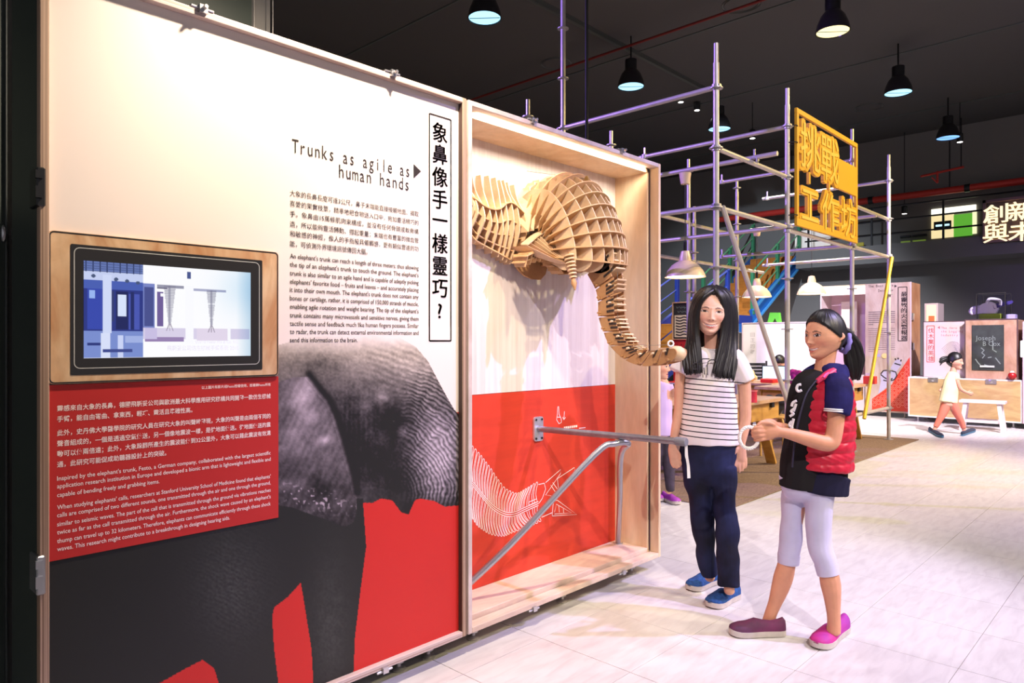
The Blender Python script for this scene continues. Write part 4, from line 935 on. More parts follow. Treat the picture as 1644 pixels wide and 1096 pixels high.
BLUEKNIT = mat('blue_knit', rgb(34, 84, 148), .85, c2=rgb(22, 56, 110), scale=60); SOLE = mat('white_sole', rgb(206, 196, 188), .6, var=.2, scale=20)
shoe(ga, onZ(1106, 949, 0), onZ(1152, 934, 0), .092, BLUEKNIT, SOLE); shoe(ga, onZ(1139, 977, 0), onZ(1184, 958, 0), .096, BLUEKNIT, SOLE)
strands(A, ga, 'hair_lock', [(1146,461,4),(1119,474,6),(1109,505,4),(1105,545,2),(1099,575,-20),(1100,599,-28)], [(1146,466,-24),(1131,476,-31),(1120,497,-26),(1119,530,-22),(1122,562,-26),(1127,598,-34)], 34, 4.6, 3.4, 1.3, seed=3)
strands(A, ga, 'hair_lock', [(1148,461,4),(1172,472,6),(1181,505,4),(1181,545,2),(1182,578,-14),(1179,611,-26)], [(1148,466,-24),(1157,476,-31),(1161,498,-26),(1161,530,-22),(1154,565,-28),(1145,600,-36)], 40, 4.8, 3.8, 1.4, seed=4)
strands(A, ga, 'hair_back', [(1120,475,14),(1113,510,22),(1112,545,22),(1118,580,22)], [(1170,475,14),(1177,510,22),(1178,545,22),(1172,580,22)], 22, 6, 5, 1.0, seed=5)
# ------------------------------------------------------------ girl in red vest
Bf = Fig(3.08); pb = Bf.p(1300, 0, 0); pb.z = 0
gb = empty('person', pb, 'girl in profile with ponytail, red quilted vest and lavender capri trousers, holding a white ring', 'person')
SKB = mat('skin_tan', rgb(214, 152, 120), .5, var=.08, scale=30, spec=.35)
sk = MB()
Bf.chain(sk, [(1328,560,0,15,14),(1325,580,0,15,14),(1323,596,0,17,16),(1322,615,0,30,26),(1318,660,0,42,28),(1312,720,0,44,29),(1304,758,0,40,28)])
Bf.chain(sk, [(1342,612,-26,15,14),(1343,640,-40,14,14),(1342,668,-44,13,13),(1339,695,-47,12.5,12.5),(1334,710,-49,12.5,12),(1322,711,-51,12.5,12),(1300,705,-54,11.5,11),(1275,698,-56,9.5,9),(1257,694,-57,7.8,7),(1248,693,-57,8,6)])
Bf.chain(sk, [(1290,640,30,12,12),(1284,680,26,11,11),(1272,688,16,9,9),(1258,686,-10,7.5,7),(1246,684,-30,7,6)])
Bf.chain(sk, [(1250,693,-57,8.4,6),(1241,692,-57,12,6.5),(1232,693,-57,13.5,6.5),(1227,694,-57,12,5.5)])
fingers(Bf, sk, [((1230,685,-58),(1221,686,-63),(1211,687,-60),(1206.5,688,-56)), ((1229,691.5,-59),(1219,692.5,-65),(1210,693.5,-61),(1207.5,694.5,-55)), ((1229,698,-58),(1219,699,-64),(1211,700,-60),(1208.5,700,-54)), ((1230,703.5,-57),(1222,705.5,-61),(1214,706.5,-58),(1212,706,-53)), ((1243,682,-60),(1234,678.5,-63),(1225,680,-62),(1219,684,-58))], 3.3, 2.6)
Bf.chain(sk, [(1246,684,-32,6.5,6),(1238,681,-40,9,6),(1230,682,-46,9.5,6),(1224,684,-48,8,5)])
fingers(Bf, sk, [((1228,677,-46),(1222,677,-50),(1217,681,-50)), ((1226,681,-48),(1219,682,-52),(1214,685,-50)), ((1226,686,-48),(1219,687,-50),(1214,690,-47)), ((1228,690,-46),(1221,692,-48),(1216,694,-45))], 3.0, 2.4)
Bf.chain(sk, [(1278,780,14,22,20),(1272,842,15,15,16),(1269,875,15,13.5,14),(1263,905,16,14,14),(1258,925,17,15.5,14.5),(1252,945,18,14,13),(1244,968,20,10.5,11),(1237,986,21,9.5,10.5),(1233,1000,22,10,10)])
Bf.chain(sk, [(1313,780,-15,22,20),(1314,842,-18,16,16),(1320,880,-21,14,14),(1328,908,-24,13.5,13.5),(1333,935,-26,15.5,15),(1336,958,-27,13,13),(1338,982,-28,10.5,10.5),(1339,1000,-29,10,10),(1338,1014,-29,11,10)])
remesh(sk, 'body', SKB, gb, .0042, 2)
HC, HH, HM, _ = head(Bf, gb, 1325, 538, 0, 78, -70, 1, 0, (224, 164, 132), True, wid=1.08, jaw=.22, eye_open=1.05, hair_yb=[(.6,-.6),(.40,-.42),(.30,-.36),(.2,-.28),(.10,-.19),(.02,-.10),(-.04,-.03),(-.08,.06),(-.3,.10),(-.5,.4)], hair_mat=HAIR, hair_k=1.06)
NAVY = mat('navy_cotton', rgb(40, 38, 92), .8, c2=rgb(30, 28, 66), scale=14, spec=.1); BLK = mat('black_cotton', rgb(36, 34, 36), .85, spec=.1)
ts = MB()
Bf.chain(ts, [(1321,598,2,20,20),(1318,608,2,34,26),(1314,625,2,44,31),(1312,650,2,48,33),(1311,690,0,50,34),(1308,730,0,52,36),(1306,765,0,53,38),(1305,783,0,53.5,38)], 20, 4, .05)
remesh(ts, 'black_t_shirt', BLK, gb, .0055, 2, noise=.002, nscale=11)
pl = MB()
Bf.chain(pl, [(1330,586,2,19,18),(1331,594,0,23,21),(1336,602,-2,25,26),(1340,612,-4,22,28)], 16, 4, .05)
Bf.chain(pl, [(1340,608,-24,19,17),(1346,625,-38,20.5,19),(1346,648,-43,20.5,20),(1343.5,664,-45,20,19.5)], 16, 4, .05)
Bf.chain(pl, [(1318,600,10,20,18),(1300,608,20,17,15),(1291,625,30,15,15),(1287,645,32,14,14)], 12, 4, .05)
hm_ = MB(); Bf.chain(hm_, [(1324,752,-2,42,41),(1317,770,-2,45,41),(1314,788,-2,46,41)], 18, 4, .05); remesh(hm_, 'shirt_hem', mat('navy_dark', rgb(32, 31, 52), .8, spec=.1), gb, .0055, 2, noise=.002, nscale=11)
po = remesh(pl, 'navy_polo', NAVY, gb, .0055, 2, noise=.002, nscale=11)
st = MB()
for yy in (656.5, 659.5): st.tube([Bf.p(1344.5 + 21.2*math.cos(q*math.pi/14), yy + 1.5*math.cos(q*math.pi/14) + .8, -44 + 20.6*math.sin(q*math.pi/14)) for q in range(28)], .0032, 6, closed=True)
st.build('sleeve_stripe', WHITE, po)
REDV = mat('red_quilted_nylon', rgb(196, 30, 56), .42, var=.15, scale=30, spec=.4); PINK = mat('pink_piping', rgb(226, 70, 150), .6)
vs = MB()
Bf.chain(vs, [(1331,601,-2,17,24),(1333,612,-3,30,36),(1330,630,-3,38,40),(1327,655,-3,42,42),(1324,690,-3,46,43),(1321,725,-3,47,44),(1319,751,-3,47,45)], 22, 4, .05)
def quilt(co): return .0072 * (np.abs(np.sin(math.pi * (co[:, 2] - .5) / (16.5 * Bf.u))) ** .5 - .6) + .0008 * np.sin(150 * (co[:, 0] * RT.x + co[:, 1] * RT.y) + 9 * np.sin(co[:, 2] * 40))
ve = remesh(vs, 'vest', REDV, gb, .0048, 1, puff=quilt, noise=.0016, nscale=26)
pk = MB(); pk.tube(cr([Bf.p(x, y, d_) for x, y, d_ in ((1322,606,-34),(1327,600,-30),(1338,598,-26),(1350,602,-28),(1358,612,-32),(1362,628,-40),(1364,650,-44))], 4), .0052, 8); pk.build('piping', PINK, ve)
pk = MB(); Bf.chain(pk, [(1312,612,-24,4,8),(1322,605,-26,5,8),(1333,598,-20,6,9),(1340,592,-8,6,9)], 10, 4); pk.build('vest_collar', mat('vest_collar_pink', rgb(214, 56, 96), .5), ve)
zp = MB(); zp.tube(cr([Bf.p(x, y, d_) for x, y, d_ in ((1311,610,-30),(1296,630,-33),(1287,655,-36),(1279,690,-38),(1274,725,-39),(1272,750,-40))], 4), .004, 8); zp.build('zip', mat('zip_navy', rgb(38, 36, 60), .5), ve)
CRYS = mat('shirt_print', rgb(236, 232, 236), .7)
sp = MB()
def fp(x, y): return Bf.p(x, y, -21 - (x - 1262) * .45)
for q in (((1286,617),(1281,618),(1279,624),(1282,628),(1287,626)), ((1279,643),(1273,646),(1271,652)), ((1276,655),(1270,660),(1274,664),(1268,668)), ((1278,648),(1274,660)), ((1271,676),(1267,682),(1272,686),(1268,692),(1264,688)), ((1274,672),(1270,690))):
    MB().tube(cr([fp(x, y) for x, y in q], 3), .006, 6).build('shirt_print', CRYS, gb)
LAV = mat('lavender_cotton', rgb(200, 196, 222), .8, var=.06, scale=20, spec=.15)
ps = MB()
Bf.chain(ps, [(1296,765,0,44,33),(1296,785,0,41,32),(1296,797,0,34,27)], 18, 3, .25)
Bf.chain(ps, [(1278,772,12,22,22),(1273,805,15,18,20),(1271,842,15,16.8,18),(1269,872,15,17,17.5),(1266,890,16,17,17),(1265.5,903,16,15.8,16.5)], 16, 4, .08)
Bf.chain(ps, [(1316,772,-12,25,24),(1315,805,-17,22,21),(1314,842,-18,20,19),(1317,878,-20,19,18),(1325,902,-23,17,17),(1329.5,921,-25,15.8,16)], 16, 4, .08)
pt_ = remesh(ps, 'capri_trousers', LAV, gb, .0055, 2, noise=.0022, nscale=16)
for c__ in ([(1266.5,889,16,17.6,17.4),(1265.5,904,16,16.6,17)], [(1326,905,-23,17.6,17.6),(1330,922,-25,16.6,16.8)]):
    cu_ = MB(); Bf.chain(cu_, c__, 16, 2, .05); cu_.build('rolled_cuff', LAV, pt_)
MAG = mat('magenta_mesh', rgb(196, 44, 130), .7, c2=rgb(150, 40, 150), scale=9); DKP = mat('dark_plum_mesh', rgb(60, 36, 60), .75, c2=rgb(120, 40, 90), scale=6)
shoe(gb, onZ(1171, 1019, 0), onZ(1260, 1019, 0), .088, DKP, SOLE); shoe(gb, onZ(1310, 1043, 0), onZ(1358, 1011, 0), .092, MAG, SOLE)
strands(Bf, gb, 'ponytail', [(1344,522,-8),(1362,532,0),(1378,552,4),(1385,578,6),(1381,606,8)], [(1346,545,4),(1356,550,8),(1358,565,10),(1360,585,10),(1366,606,10)], 44, 5.4, 4.2, 1.6, seed=8, flat=.9)
sc_ = MB(); sc_.tube([Bf.p(1357 + 6*math.cos(q*math.pi/8) - 3.5*math.sin(q*math.pi/8), 550 + 6*math.cos(q*math.pi/8)*.5 + 14*math.sin(q*math.pi/8), 2 - 13*math.cos(q*math.pi/8)) for q in range(16)], [.009 + .004*(q % 2) for q in range(16)], 8, closed=True)
sc_.build('scrunchie', mat('lilac_cloth', rgb(130, 118, 190), .8), gb)
# ------------------------------------------------------------ ring
rg = MB(); cc = Bf.p(1202.5, 702.5, -58)
for k in range(3):
    pts = []
    for q in range(54):
        a = 2*math.pi*q/54; b = 2*math.pi*k/3 + a*9
        R_ = 14.6*Bf.u + .0036*math.cos(b); pts.append(cc + RT*(R_*math.cos(a)) + Z1*(R_*1.12*math.sin(a)) + FW*(.0045*math.sin(b)))
    rg.tube(pts, .0044, 6, closed=True)
rgo = rg.build('braided_ring', WHITE, None, label='white braided cord ring gripped in the girl\'s hands', cat='ring')
# ================================================================== RUG AND SCAFFOLD
RUGM = mat('woven_rug', rgb(150, 128, 108), .95, c2=rgb(120, 100, 88), scale=26, stretch=(1, 6, 1), bump=.4, spec=.05)
rug = MB().bbox((5.05, 2.53, .0005), (10.33, 5.2, .010), .003).build('rug', RUGM, None, label='flat grey-brown woven rug under the scaffold and work tables', cat='rug')
ZR = .0105
scaf = empty('scaffold', (7.7, 3.6, 0), 'tube scaffold frame standing around the work tables behind the girls', 'scaffold')
TUBE = mat('scaffold_tube', rgb(206, 198, 192), .38, .35, .12, 12)
rows = {2.81: [(5.387, 3.73), (6.82, 3.73), (8.65, 3.73), (10.04, 3.70)], 4.43: [(4.87, 3.52), (5.38, 5.6), (6.18, 3.51), (7.79, 3.51), (7.93, 2.95), (9.08, 3.47)]}
for y, L_ in rows.items():
    for x, zt in L_:
        base = ZR if 5.05 < x < 10.33 else 0
        MB().lathe([(.06, base), (.06, base + .006), (.019, base + .008), (.019, .09)], (x, y, 0), 12).build('base_plate', STEEL, scaf)
        mb = MB().tube([(x, y, base + .02), (x, y, zt - .16)], .0242, 12); mb.tube([(x, y, zt - .2), (x, y, zt)], .0195, 10)
        for z in (zt - .05, zt - .11): mb.tube([(x - .021, y, z), (x + .021, y, z)], .004, 6)
        mb.build('upright', TUBE, scaf)
        z = .42
        while z < zt - .1:
            MB().lathe([(.024, -.004), (.056, -.004), (.056, .004), (.024, .004)], (x, y, z), 14, cap=False).build('rosette', STEEL, scaf); z += .49
def coupler(p, ax=(0, 0, 1)):
    p = Vector(p); MB().lathe([(.026, -.022), (.036, -.022), (.036, .022), (.026, .022)], p, 12, ax, cap=False).bar(p + Vector((0, 0, .03)), p + Vector((0, 0, .10)), .016, .012, up=(1, 0, 0)).build('coupler', STEEL, scaf)
def ledger(p, q, nm='ledger'):
    p = Vector(p); q = Vector(q); MB().tube([p, q], .0215, 10).build(nm, TUBE, scaf)
for x0, x1, zs in ((5.387, 6.82, (2.87, 2.385)), (6.82, 8.65, (2.36,)), (8.65, 10.04, (2.86, 2.375, .42))):
    for z in zs: ledger((x0 + .05, 2.81, z), (x1 - .05, 2.81, z)); coupler((x0, 2.81, z)); coupler((x1, 2.81, z))
for x, zs in ((5.387, (3.37, 2.39)), (6.82, (3.36, 2.39)), (8.65, (3.37, 2.39)), (10.04, (3.36, 2.39))):
    for z in zs: ledger((x, 2.77, z), (x, 4.5, z)); coupler((x, 2.81, z)); coupler((x, 4.43, z))
ledger((6.1, 2.60, 2.925), (6.1, 4.5, 2.925)); coupler((6.1, 2.81, 2.90), (1, 0, 0))
ledger((9.5, 2.8, 2.84), (9.5, 4.43, 2.84)); ledger((5.38, 4.43, 2.74), (7.79, 4.43, 2.74)); ledger((7.79, 4.43, 2.72), (9.08, 4.43, 2.72)); ledger((7.79, 4.43, 2.27), (9.9, 4.43, 2.27)); ledger((5.38, 4.43, 2.27), (7.79, 4.43, 2.27))
ledger((5.42, 2.77, 2.39), (6.88, 2.77, .50), 'brace'); ledger((10.02, 2.765, 2.36), (8.93, 2.765, .37), 'brace')
YEL = mat('yellow_paint', rgb(226, 170, 52), .5, spec=.3)
bpy.data.objects['brace.001'].data.materials[0] = mat('yellow_tube', rgb(226, 190, 50), .45, .2)
# ---- yellow sign
sg = empty('workshop_sign', (7.68, 2.745, 2.39), 'yellow cut-out sign with large fused Chinese letters hung on the scaffold', 'sign')
SX0, SX1, SZ0, SZ1, SY = 6.86, 8.60, 2.40, 3.54, 2.745
for nm, a, b in (('frame_bar', (SX0, SZ1 - .05), (SX1, SZ1)), ('frame_bar', (SX0, SZ0), (SX1, SZ0 + .075)), ('frame_bar', (SX0, SZ0 + .075), (SX0 + .05, SZ1 - .05)), ('frame_bar', (SX1 - .05, SZ0 + .075), (SX1, SZ1 - .05)),
                 ('plate', (SX0 + 1.12, 2.93), (SX1 - .05, 3.26)), ('frame_bar', (SX0 + .30, 2.85), (SX0 + .34, 2.97)), ('frame_bar', (SX0 + .84, 2.85), (SX0 + .88, 2.97))):
    MB().bbox((a[0], SY - .014, a[1]), (b[0], SY + .014, b[1]), .003).build(nm, YEL, sg)
for ch, cx, cz, sx, sz in (('挑', SX0 + .33, 3.21, .56, .50), ('戰', SX0 + .86, 3.19, .56, .52), ('工', SX0 + .32, 2.63, .50, .42), ('作', SX0 + .88, 2.64, .54, .44), ('坊', SX0 + 1.42, 2.64, .54, .46)):
    v, f = text_geo(ch, 0, .03); mb = MB(); c0 = (v.min(0) + v.max(0)) / 2
    for k, (dx, dz) in enumerate(((0, 0), (.034, 0), (-.034, 0), (0, .028), (0, -.028), (.026, .022), (-.026, .022), (.026, -.022), (-.026, -.022))):
        mb.add([(cx + (q[0] - c0[0]) * sx + dx, SY - (q[2] - c0[2]) * .5 + k * .0004, cz + (q[1] - c0[1]) * sz + dz) for q in v], f)
    mb.build('letter', YEL, sg, smooth=False)
    mb = MB(); mb.add([(cx + (q[0] - c0[0]) * sx * .96, SY - .0205, cz + (q[1] - c0[1]) * sz * .96) for q in text_geo(ch, 0, 0)[0]], text_geo(ch, 0, 0)[1]); mb.build('inlay', mat('pale_yellow', rgb(238, 194, 84), .5), sg, smooth=False)
tie = mat('cable_tie', rgb(40, 36, 36), .6)
for z in (3.36, 3.2, 2.5):
    MB().tube([Vector((SX0 + .02 + .045*math.cos(q*math.pi/6) - .03, 2.775 + .05*math.sin(q*math.pi/6), z)) for q in range(12)], .005, 6, closed=True).build('cable_tie', tie, sg)
# ---- pendant lamps
CREAM = mat('enamel_cream', rgb(232, 206, 176), .3, spec=.5); GLOW = mat('lamp_glow', rgb(255, 250, 235), .5, emit=(1, .95, .82, 1), es=6)
def pendant(px, py_rim, d, top_z, label):
    c = at(px, py_rim, d); k = .195
    e = empty('pendant_lamp', c, label, 'lamp', 'pendant lamps')
    pr = [(k, 0), (k * .97, .018), (k * .86, .065), (k * .66, .115), (k * .44, .145), (k * .30, .158)]
    MB().lathe(pr + [(k * .27, .150), (k * .42, .137), (k * .63, .107), (k * .83, .060), (k * .94, .012)], c, 28, cap=False).build('lamp_shade', CREAM, e)
    MB().lathe([(k * .30, .157), (k * .27, .20), (k * .20, .25), (.012, .255)], c, 18).build('lamp_neck', CREAM, e)
    MB().lathe([(k * .93, .010), (k * .93, .0125)], c, 24).build('diffuser', GLOW, e)
    MB().lathe([(.006, .25), (.016, .26), (.016, .34), (.004, .345)], c, 10).build('socket', DARKMETAL, e)
    MB().tube([c + Vector((0, 0, .34)), Vector((c.x, c.y, top_z))], .004, 6).build('cord', tie, e)
    MB().lathe([(.042, -.10), (.058, 0), (.058, .004)], Vector((c.x, c.y, top_z)), 16).build('ceiling_cup', CREAM, e)
    l = bpy.data.lights.new('pendant_light', 'SPOT'); l.energy = 22; l.color = (1, .88, .66); l.spot_size = 2.4; l.spot_blend = .6; l.shadow_soft_size = .08
    lo_ = bpy.data.objects.new('pendant_light', l); COL.objects.link(lo_); lo_.location = (0, 0, -.01); lo_.parent = e
pendant(1100, 445, 6.84, 2.895, 'cream enamel dome pendant lamp left of the long-haired girl, the largest hanging lamp')
pendant(1215, 477, 9.70, 2.82, 'small dome pendant lamp in front of the blue staircase')
pendant(1303, 472, 9.88, 3.335, 'small yellowish dome pendant lamp above the ponytailed girl, right of the upright')
# ---- high bay ceiling lamps
def highbay(px, py, col, label, es=1.6):
    c = onZ(px, py, 5.2); e = empty('highbay_lamp', c, label, 'lamp', 'high bay ceiling lamps')
    k = .205
    MB().lathe([(k, 0), (k * 1.0, .02), (k * .92, .10), (k * .72, .20), (k * .45, .27), (k * .40, .26), (k * .66, .19), (k * .86, .09), (k * .95, .005)], c, 26, cap=False).build('reflector', mat('dark_chrome', rgb(70, 68, 72), .25, .7), e)
    MB().lathe([(k * .94, .014), (k * .94, .017)], c, 26).build('lens', mat('lens_' + label[:9].replace(' ', '_'), col, .4, emit=col, es=es), e)
    MB().lathe([(k * .45, .26), (k * .45, .42), (.03, .44), (.012, .46), (.012, .785)], c, 16).build('ballast', DARKMETAL, e)
    MB().bar(c + RT * (-k*.9) + FW*.02 + Vector((0, 0, .012)), c + RT * (k*.9) + Vector((0, 0, .012)), .012, .006).build('lens_bar', mat('lens_strut', rgb(120, 150, 170), .4), e)
CY = rgb(164, 222, 246); BL = rgb(120, 176, 240)
for px, py, c, lb in ((778, 30, CY, 'cyan-white high bay lamp above the panel joint, nearest and largest of the cool ones'), (1013, 140, CY, 'cool high bay lamp hanging left of the tall front upright'), (1337, 52, rgb(255, 240, 170), 'warm yellow high bay lamp near the top right'), (1442, 150, CY, 'blue-white high bay lamp below and right of the yellow one'),
                      (1522, 222, BL, 'blue high bay lamp beside the ceiling rail'), (1571, 268, CY, 'small blue-white high bay lamp above the red pipe'), (1155, 208, CY, 'cool high bay lamp right behind the tall front upright'), (1347, 296, CY, 'high bay lamp seen through the gap in the yellow sign')):
    highbay(px, py, c, lb)
for px, py, d, lb in ((1208, 222, 14, 'tiny round spotlight above the cut-off scaffold tube'), (1093, 164, 14, 'tiny spotlight left of the tall front upright, upper one'), (1119, 177, 14, 'tiny warm spotlight left of the tall front upright, lower one'), (1541, 228, 14, 'tiny white spotlight beside the blue ceiling lamp'), (1452, 343, 16, 'tiny white spotlight left of the lit upper window')):
    c = at(px, py, d); e = empty('track_spotlight', c, lb, 'spotlight', 'track spotlights')
    MB().lathe([(.05, 0), (.06, .02), (.06, .16), (.02, .19)], c, 12).build('housing', DARKMETAL, e); MB().lathe([(.05, -.004), (.05, .001)], c, 12).build('lens', mat('spot_lens', rgb(255, 250, 245), .4, emit=(1, .97, .92, 1), es=5), e)
    MB().tube([c + Vector((0, 0, .19)), Vector((c.x, c.y, 5.99))], .008, 6).build('stem', DARKMETAL, e)
# hanging cables and wires
for px, dd, zb, lb, r in ((942, 5.4, 2.3, 'thin dark hanging cable behind the case top', .012), (408, 3.2, 2.28, 'left one of two thin suspension wires above the panel', .0016), (438, 3.2, 2.28, 'right one of two thin suspension wires above the panel', .002)):
    p = at(px, 200, dd); MB().tube([(p.x, p.y, zb), (p.x, p.y, 6.0)], r, 8).build('hanging_wire', BLACK if r > .01 else STEEL, None, label=lb, cat='wire')
# ================================================================== STAIRCASE AND MEZZANINE
BLUE = mat('blue_steel', rgb(40, 112, 196), .45, spec=.4); DBLUE = mat('deep_blue_steel', rgb(44, 66, 160), .45); GREEN = mat('green_steel', rgb(58, 140, 98), .5); ORG = mat('orange_tread', rgb(206, 128, 44), .6, var=.2, scale=9)
stair = empty('staircase', (14.5, 7.4, 0), 'blue steel staircase with orange treads and green railing rising to the right behind the scaffold', 'staircase')
y0s, y1s = 7.0, 8.2
def flight(xa, za, xb, zb, n, sm, rm, pm, posts):
    for y in (y0s, y1s): MB().bar((xa, y, za - .02), (xb, y, zb - .02), .045, .30).build('stringer', sm, stair)
    if zb > 2.5:
        MB().bar((xa, y0s - .05, za + .13), (xb, y0s - .05, zb + .13), .06, .03).build('stringer_flange', mat('light_blue_steel', rgb(86, 168, 226), .4), stair); MB().bar((xa, y0s - .05, za - .18), (xb, y0s - .05, zb - .18), .06, .03).build('stringer_flange', mat('light_blue_steel', rgb(86, 168, 226), .4), stair)
    for k in range(n):
        x = xa + (xb - xa) * (k + .5) / n; z = za + (zb - za) * (k + .5) / n
        MB().bbox((x - .16, y0s + .03, z + .04), (x + .14, y1s - .03, z + .08), .006).build('tread', ORG, stair); MB().box((x - .16, y0s + .03, z - (zb-za)/n + .08), (x - .145, y1s - .03, z + .04)).build('riser', ORG, stair, smooth=False)
    for y in (y0s, y1s):
        for h in (.35, .62, .95): MB().tube([(xa, y, za + h), (xb, y, zb + h)], .022 if h > .9 else .014, 8).build('handrail', rm, stair)
        for f in posts:
            x, z = xa + (xb - xa) * f, za + (zb - za) * f; MB().bbox((x - .05, y - .035, z), (x + .05, y + .035, z + .96), .006).build('post', pm, stair)
flight(10.2, .20, 14.0, 1.85, 9, DBLUE, mat('pale_blue_rail', rgb(120, 130, 220), .4), DBLUE, (.14, .6, .98))
MB().bbox((14.0, y0s - .02, 1.62), (15.05, y1s + .02, 1.85), .01).build('landing', DBLUE, stair); MB().bbox((14.0, y0s - .05, 1.46), (15.05, y0s, 1.66), .01).build('landing_beam', BLUE, stair)
for x in (14.1, 14.95):
    for y in (y0s + .1, y1s - .1): MB().bbox((x - .06, y - .06, 0), (x + .06, y + .06, 1.62), .008).build('landing_post', DBLUE, stair)
flight(15.05, 1.85, 17.8, 3.40, 9, BLUE, mat('pale_green_rail', rgb(120, 196, 140), .4), GREEN, (.02, .5, .97))
mez = MB().box((17.0, -8, 3.02), (18.0, 6.8, 3.42)).build('trim_1', WBLK, None, kind='structure'); mez['label'] = 'black mezzanine edge'
rail = empty('mezzanine_railing', (17.05, 0, 3.42), 'thin black railing along the mezzanine edge in front of the lit window', 'railing')
for z in (3.65, 3.95, 4.25): MB().tube([(17.05, -8, z), (17.05, 6.6, z)], .02, 6).build('rail_bar', DARKMETAL, rail)
for k in range(11): MB().bbox((17.03, -7.5 + k * 1.4, 3.42), (17.07, -7.46 + k * 1.4, 4.27), .004).build('rail_post', DARKMETAL, rail)
# red pipe
RP = mat('red_pipe_paint', rgb(206, 56, 46), .5)
pipe = empty('red_pipe', (17.6, 0, 4.55), 'long red pipe running under the ceiling above the mezzanine', 'pipe')
za, zb_ = 4.52, 4.52
for k in range(9): MB().tube([(17.5, -8 + k * 1.9, 4.52), (17.5, -8 + k * 1.9 + 1.84, 4.52)], .075, 12).build('pipe_length', RP, pipe)
for k in range(10): MB().lathe([(.09, -.05), (.09, .05)], (17.5, -8.03 + k * 1.9, 4.52), 12, (0, 1, 0)).build('pipe_joint', DARKMETAL, pipe)
for k in range(5): MB().tube([(17.5, -6.5 + k * 3.4, 4.55), (17.5, -6.5 + k * 3.4, 6.0)], .012, 6).build('hanger', DARKMETAL, pipe)
c = at(1505, 277, 15); rb2 = empty('red_fitting', c, 'small red sprinkler bracket hanging left of the small blue-white ceiling lamp', 'bracket')
MB().tube([c + RT * -.35 + Z1*-.08, c + RT * .55 + Z1 * .12], .025, 8).build('arm', RP, rb2); MB().tube([c + Z1 * .03, c + Z1 * -.22], .022, 8).build('drop', RP, rb2); MB().tube([c + Z1*-.22, c + Z1 * -.1 + RT*-.12], .014, 6).build('stay', RP, rb2); MB().tube([c + RT*.5 + Z1*.1, Vector((c.x + RT.x*.5, c.y + RT.y*.5, 6.0))], .012, 6).build('hanger', DARKMETAL, rb2)
# lit window on the mezzanine
XWN = 17.96
def wq(px, py): return onX(px, py, XWN)
win = empty('window_1', wq(1531, 356)); win['kind'] = 'structure'
def wrect(pxa, pxb, pya, pyb, th=.03, x=XWN, ref=None):
    a = onX(pxa, pya, x); b = onX(pxb, pya, x); z1 = onX(ref or pxa, pya, x).z; z0 = onX(ref or pxa, pyb, x).z
    return (x, min(a.y, b.y), min(z0, z1)), (x + th, max(a.y, b.y), max(z0, z1))
def glass(nm, c, pxa, pxb, pya, pyb, es, par=win, th=.03, x=XWN): MB().bbox(*wrect(pxa, pxb, pya, pyb, th, x, 1531), .004).build(nm, mat('lit_' + nm, c, .5, emit=c, es=es), par)
glass('cream_pane', rgb(246, 226, 170), 1495, 1531, 343, 380, 1.0); glass('green_pane', rgb(96, 176, 56), 1531, 1561, 345, 380, .9); glass('top_light', rgb(255, 250, 226), 1495, 1567, 332, 343, 1.6); glass('side_pane', rgb(240, 240, 190), 1561, 1568, 343, 378, 1.1)
MB().bbox(*wrect(1499, 1527, 353, 367, .03, XWN - .04, 1531)).build('screen_case', BLACK, win); MB().bbox(*wrect(1502, 1524, 358, 361, .03, XWN - .06, 1531)).build('screen_strip', mat('strip_glow', rgb(190, 236, 255), .4, emit=rgb(190, 236, 255), es=1.4), win)
for n_, (a, b) in enumerate(((1446, 1461), (1465, 1486))):
    w2 = empty('window_%d' % (n_ + 2), wq((a + b) / 2, 390)); w2['kind'] = 'structure'; glass('dim_green_pane', rgb(112, 136, 52), a, b, 380, 402, .55, w2)
    MB().bbox(*wrect(a - 1, b + 1, 377, 380, .05, XWN - .02, 1465)).build('window_frame', DARKMETAL, w2)
pst = empty('white_poster', wq(1308, 375), 'white lit poster board behind the railing under the yellow sign', 'poster')
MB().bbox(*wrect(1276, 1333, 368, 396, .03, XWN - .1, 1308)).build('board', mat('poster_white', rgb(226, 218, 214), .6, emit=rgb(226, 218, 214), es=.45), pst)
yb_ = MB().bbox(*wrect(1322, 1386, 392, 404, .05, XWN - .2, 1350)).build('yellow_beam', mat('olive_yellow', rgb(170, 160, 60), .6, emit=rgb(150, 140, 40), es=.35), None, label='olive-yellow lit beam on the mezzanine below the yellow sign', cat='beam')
# glowing sign on the mezzanine
XSG = 16.9
gsn = empty('glowing_sign', onX(1610, 355, XSG), 'dark square sign with four glowing Chinese letters at the right edge', 'sign')
a_, b_ = onX(1578, 322, XSG), onX(1578, 391, XSG); yE = onX(1700, 350, XSG).y
MB().bbox((XSG, yE, b_.z), (XSG + .05, a_.y, a_.z), .01).build('backboard', mat('sign_brown', rgb(62, 48, 48), .6), gsn)
for p_, q_ in (((a_.y, b_.z), (a_.y - .06, a_.z)), ((yE, b_.z), (a_.y, b_.z + .06)), ((yE, a_.z - .06), (a_.y, a_.z))): MB().bbox((XSG - .04, min(p_[0], q_[0]), min(p_[1], q_[1])), (XSG, max(p_[0], q_[0]), max(p_[1], q_[1])), .004).build('sign_frame', mat('sign_frame', rgb(110, 84, 84), .5), gsn)
LET = mat('letter_glow', rgb(255, 236, 190), .5, emit=(1, .86, .58, 1), es=1.05)
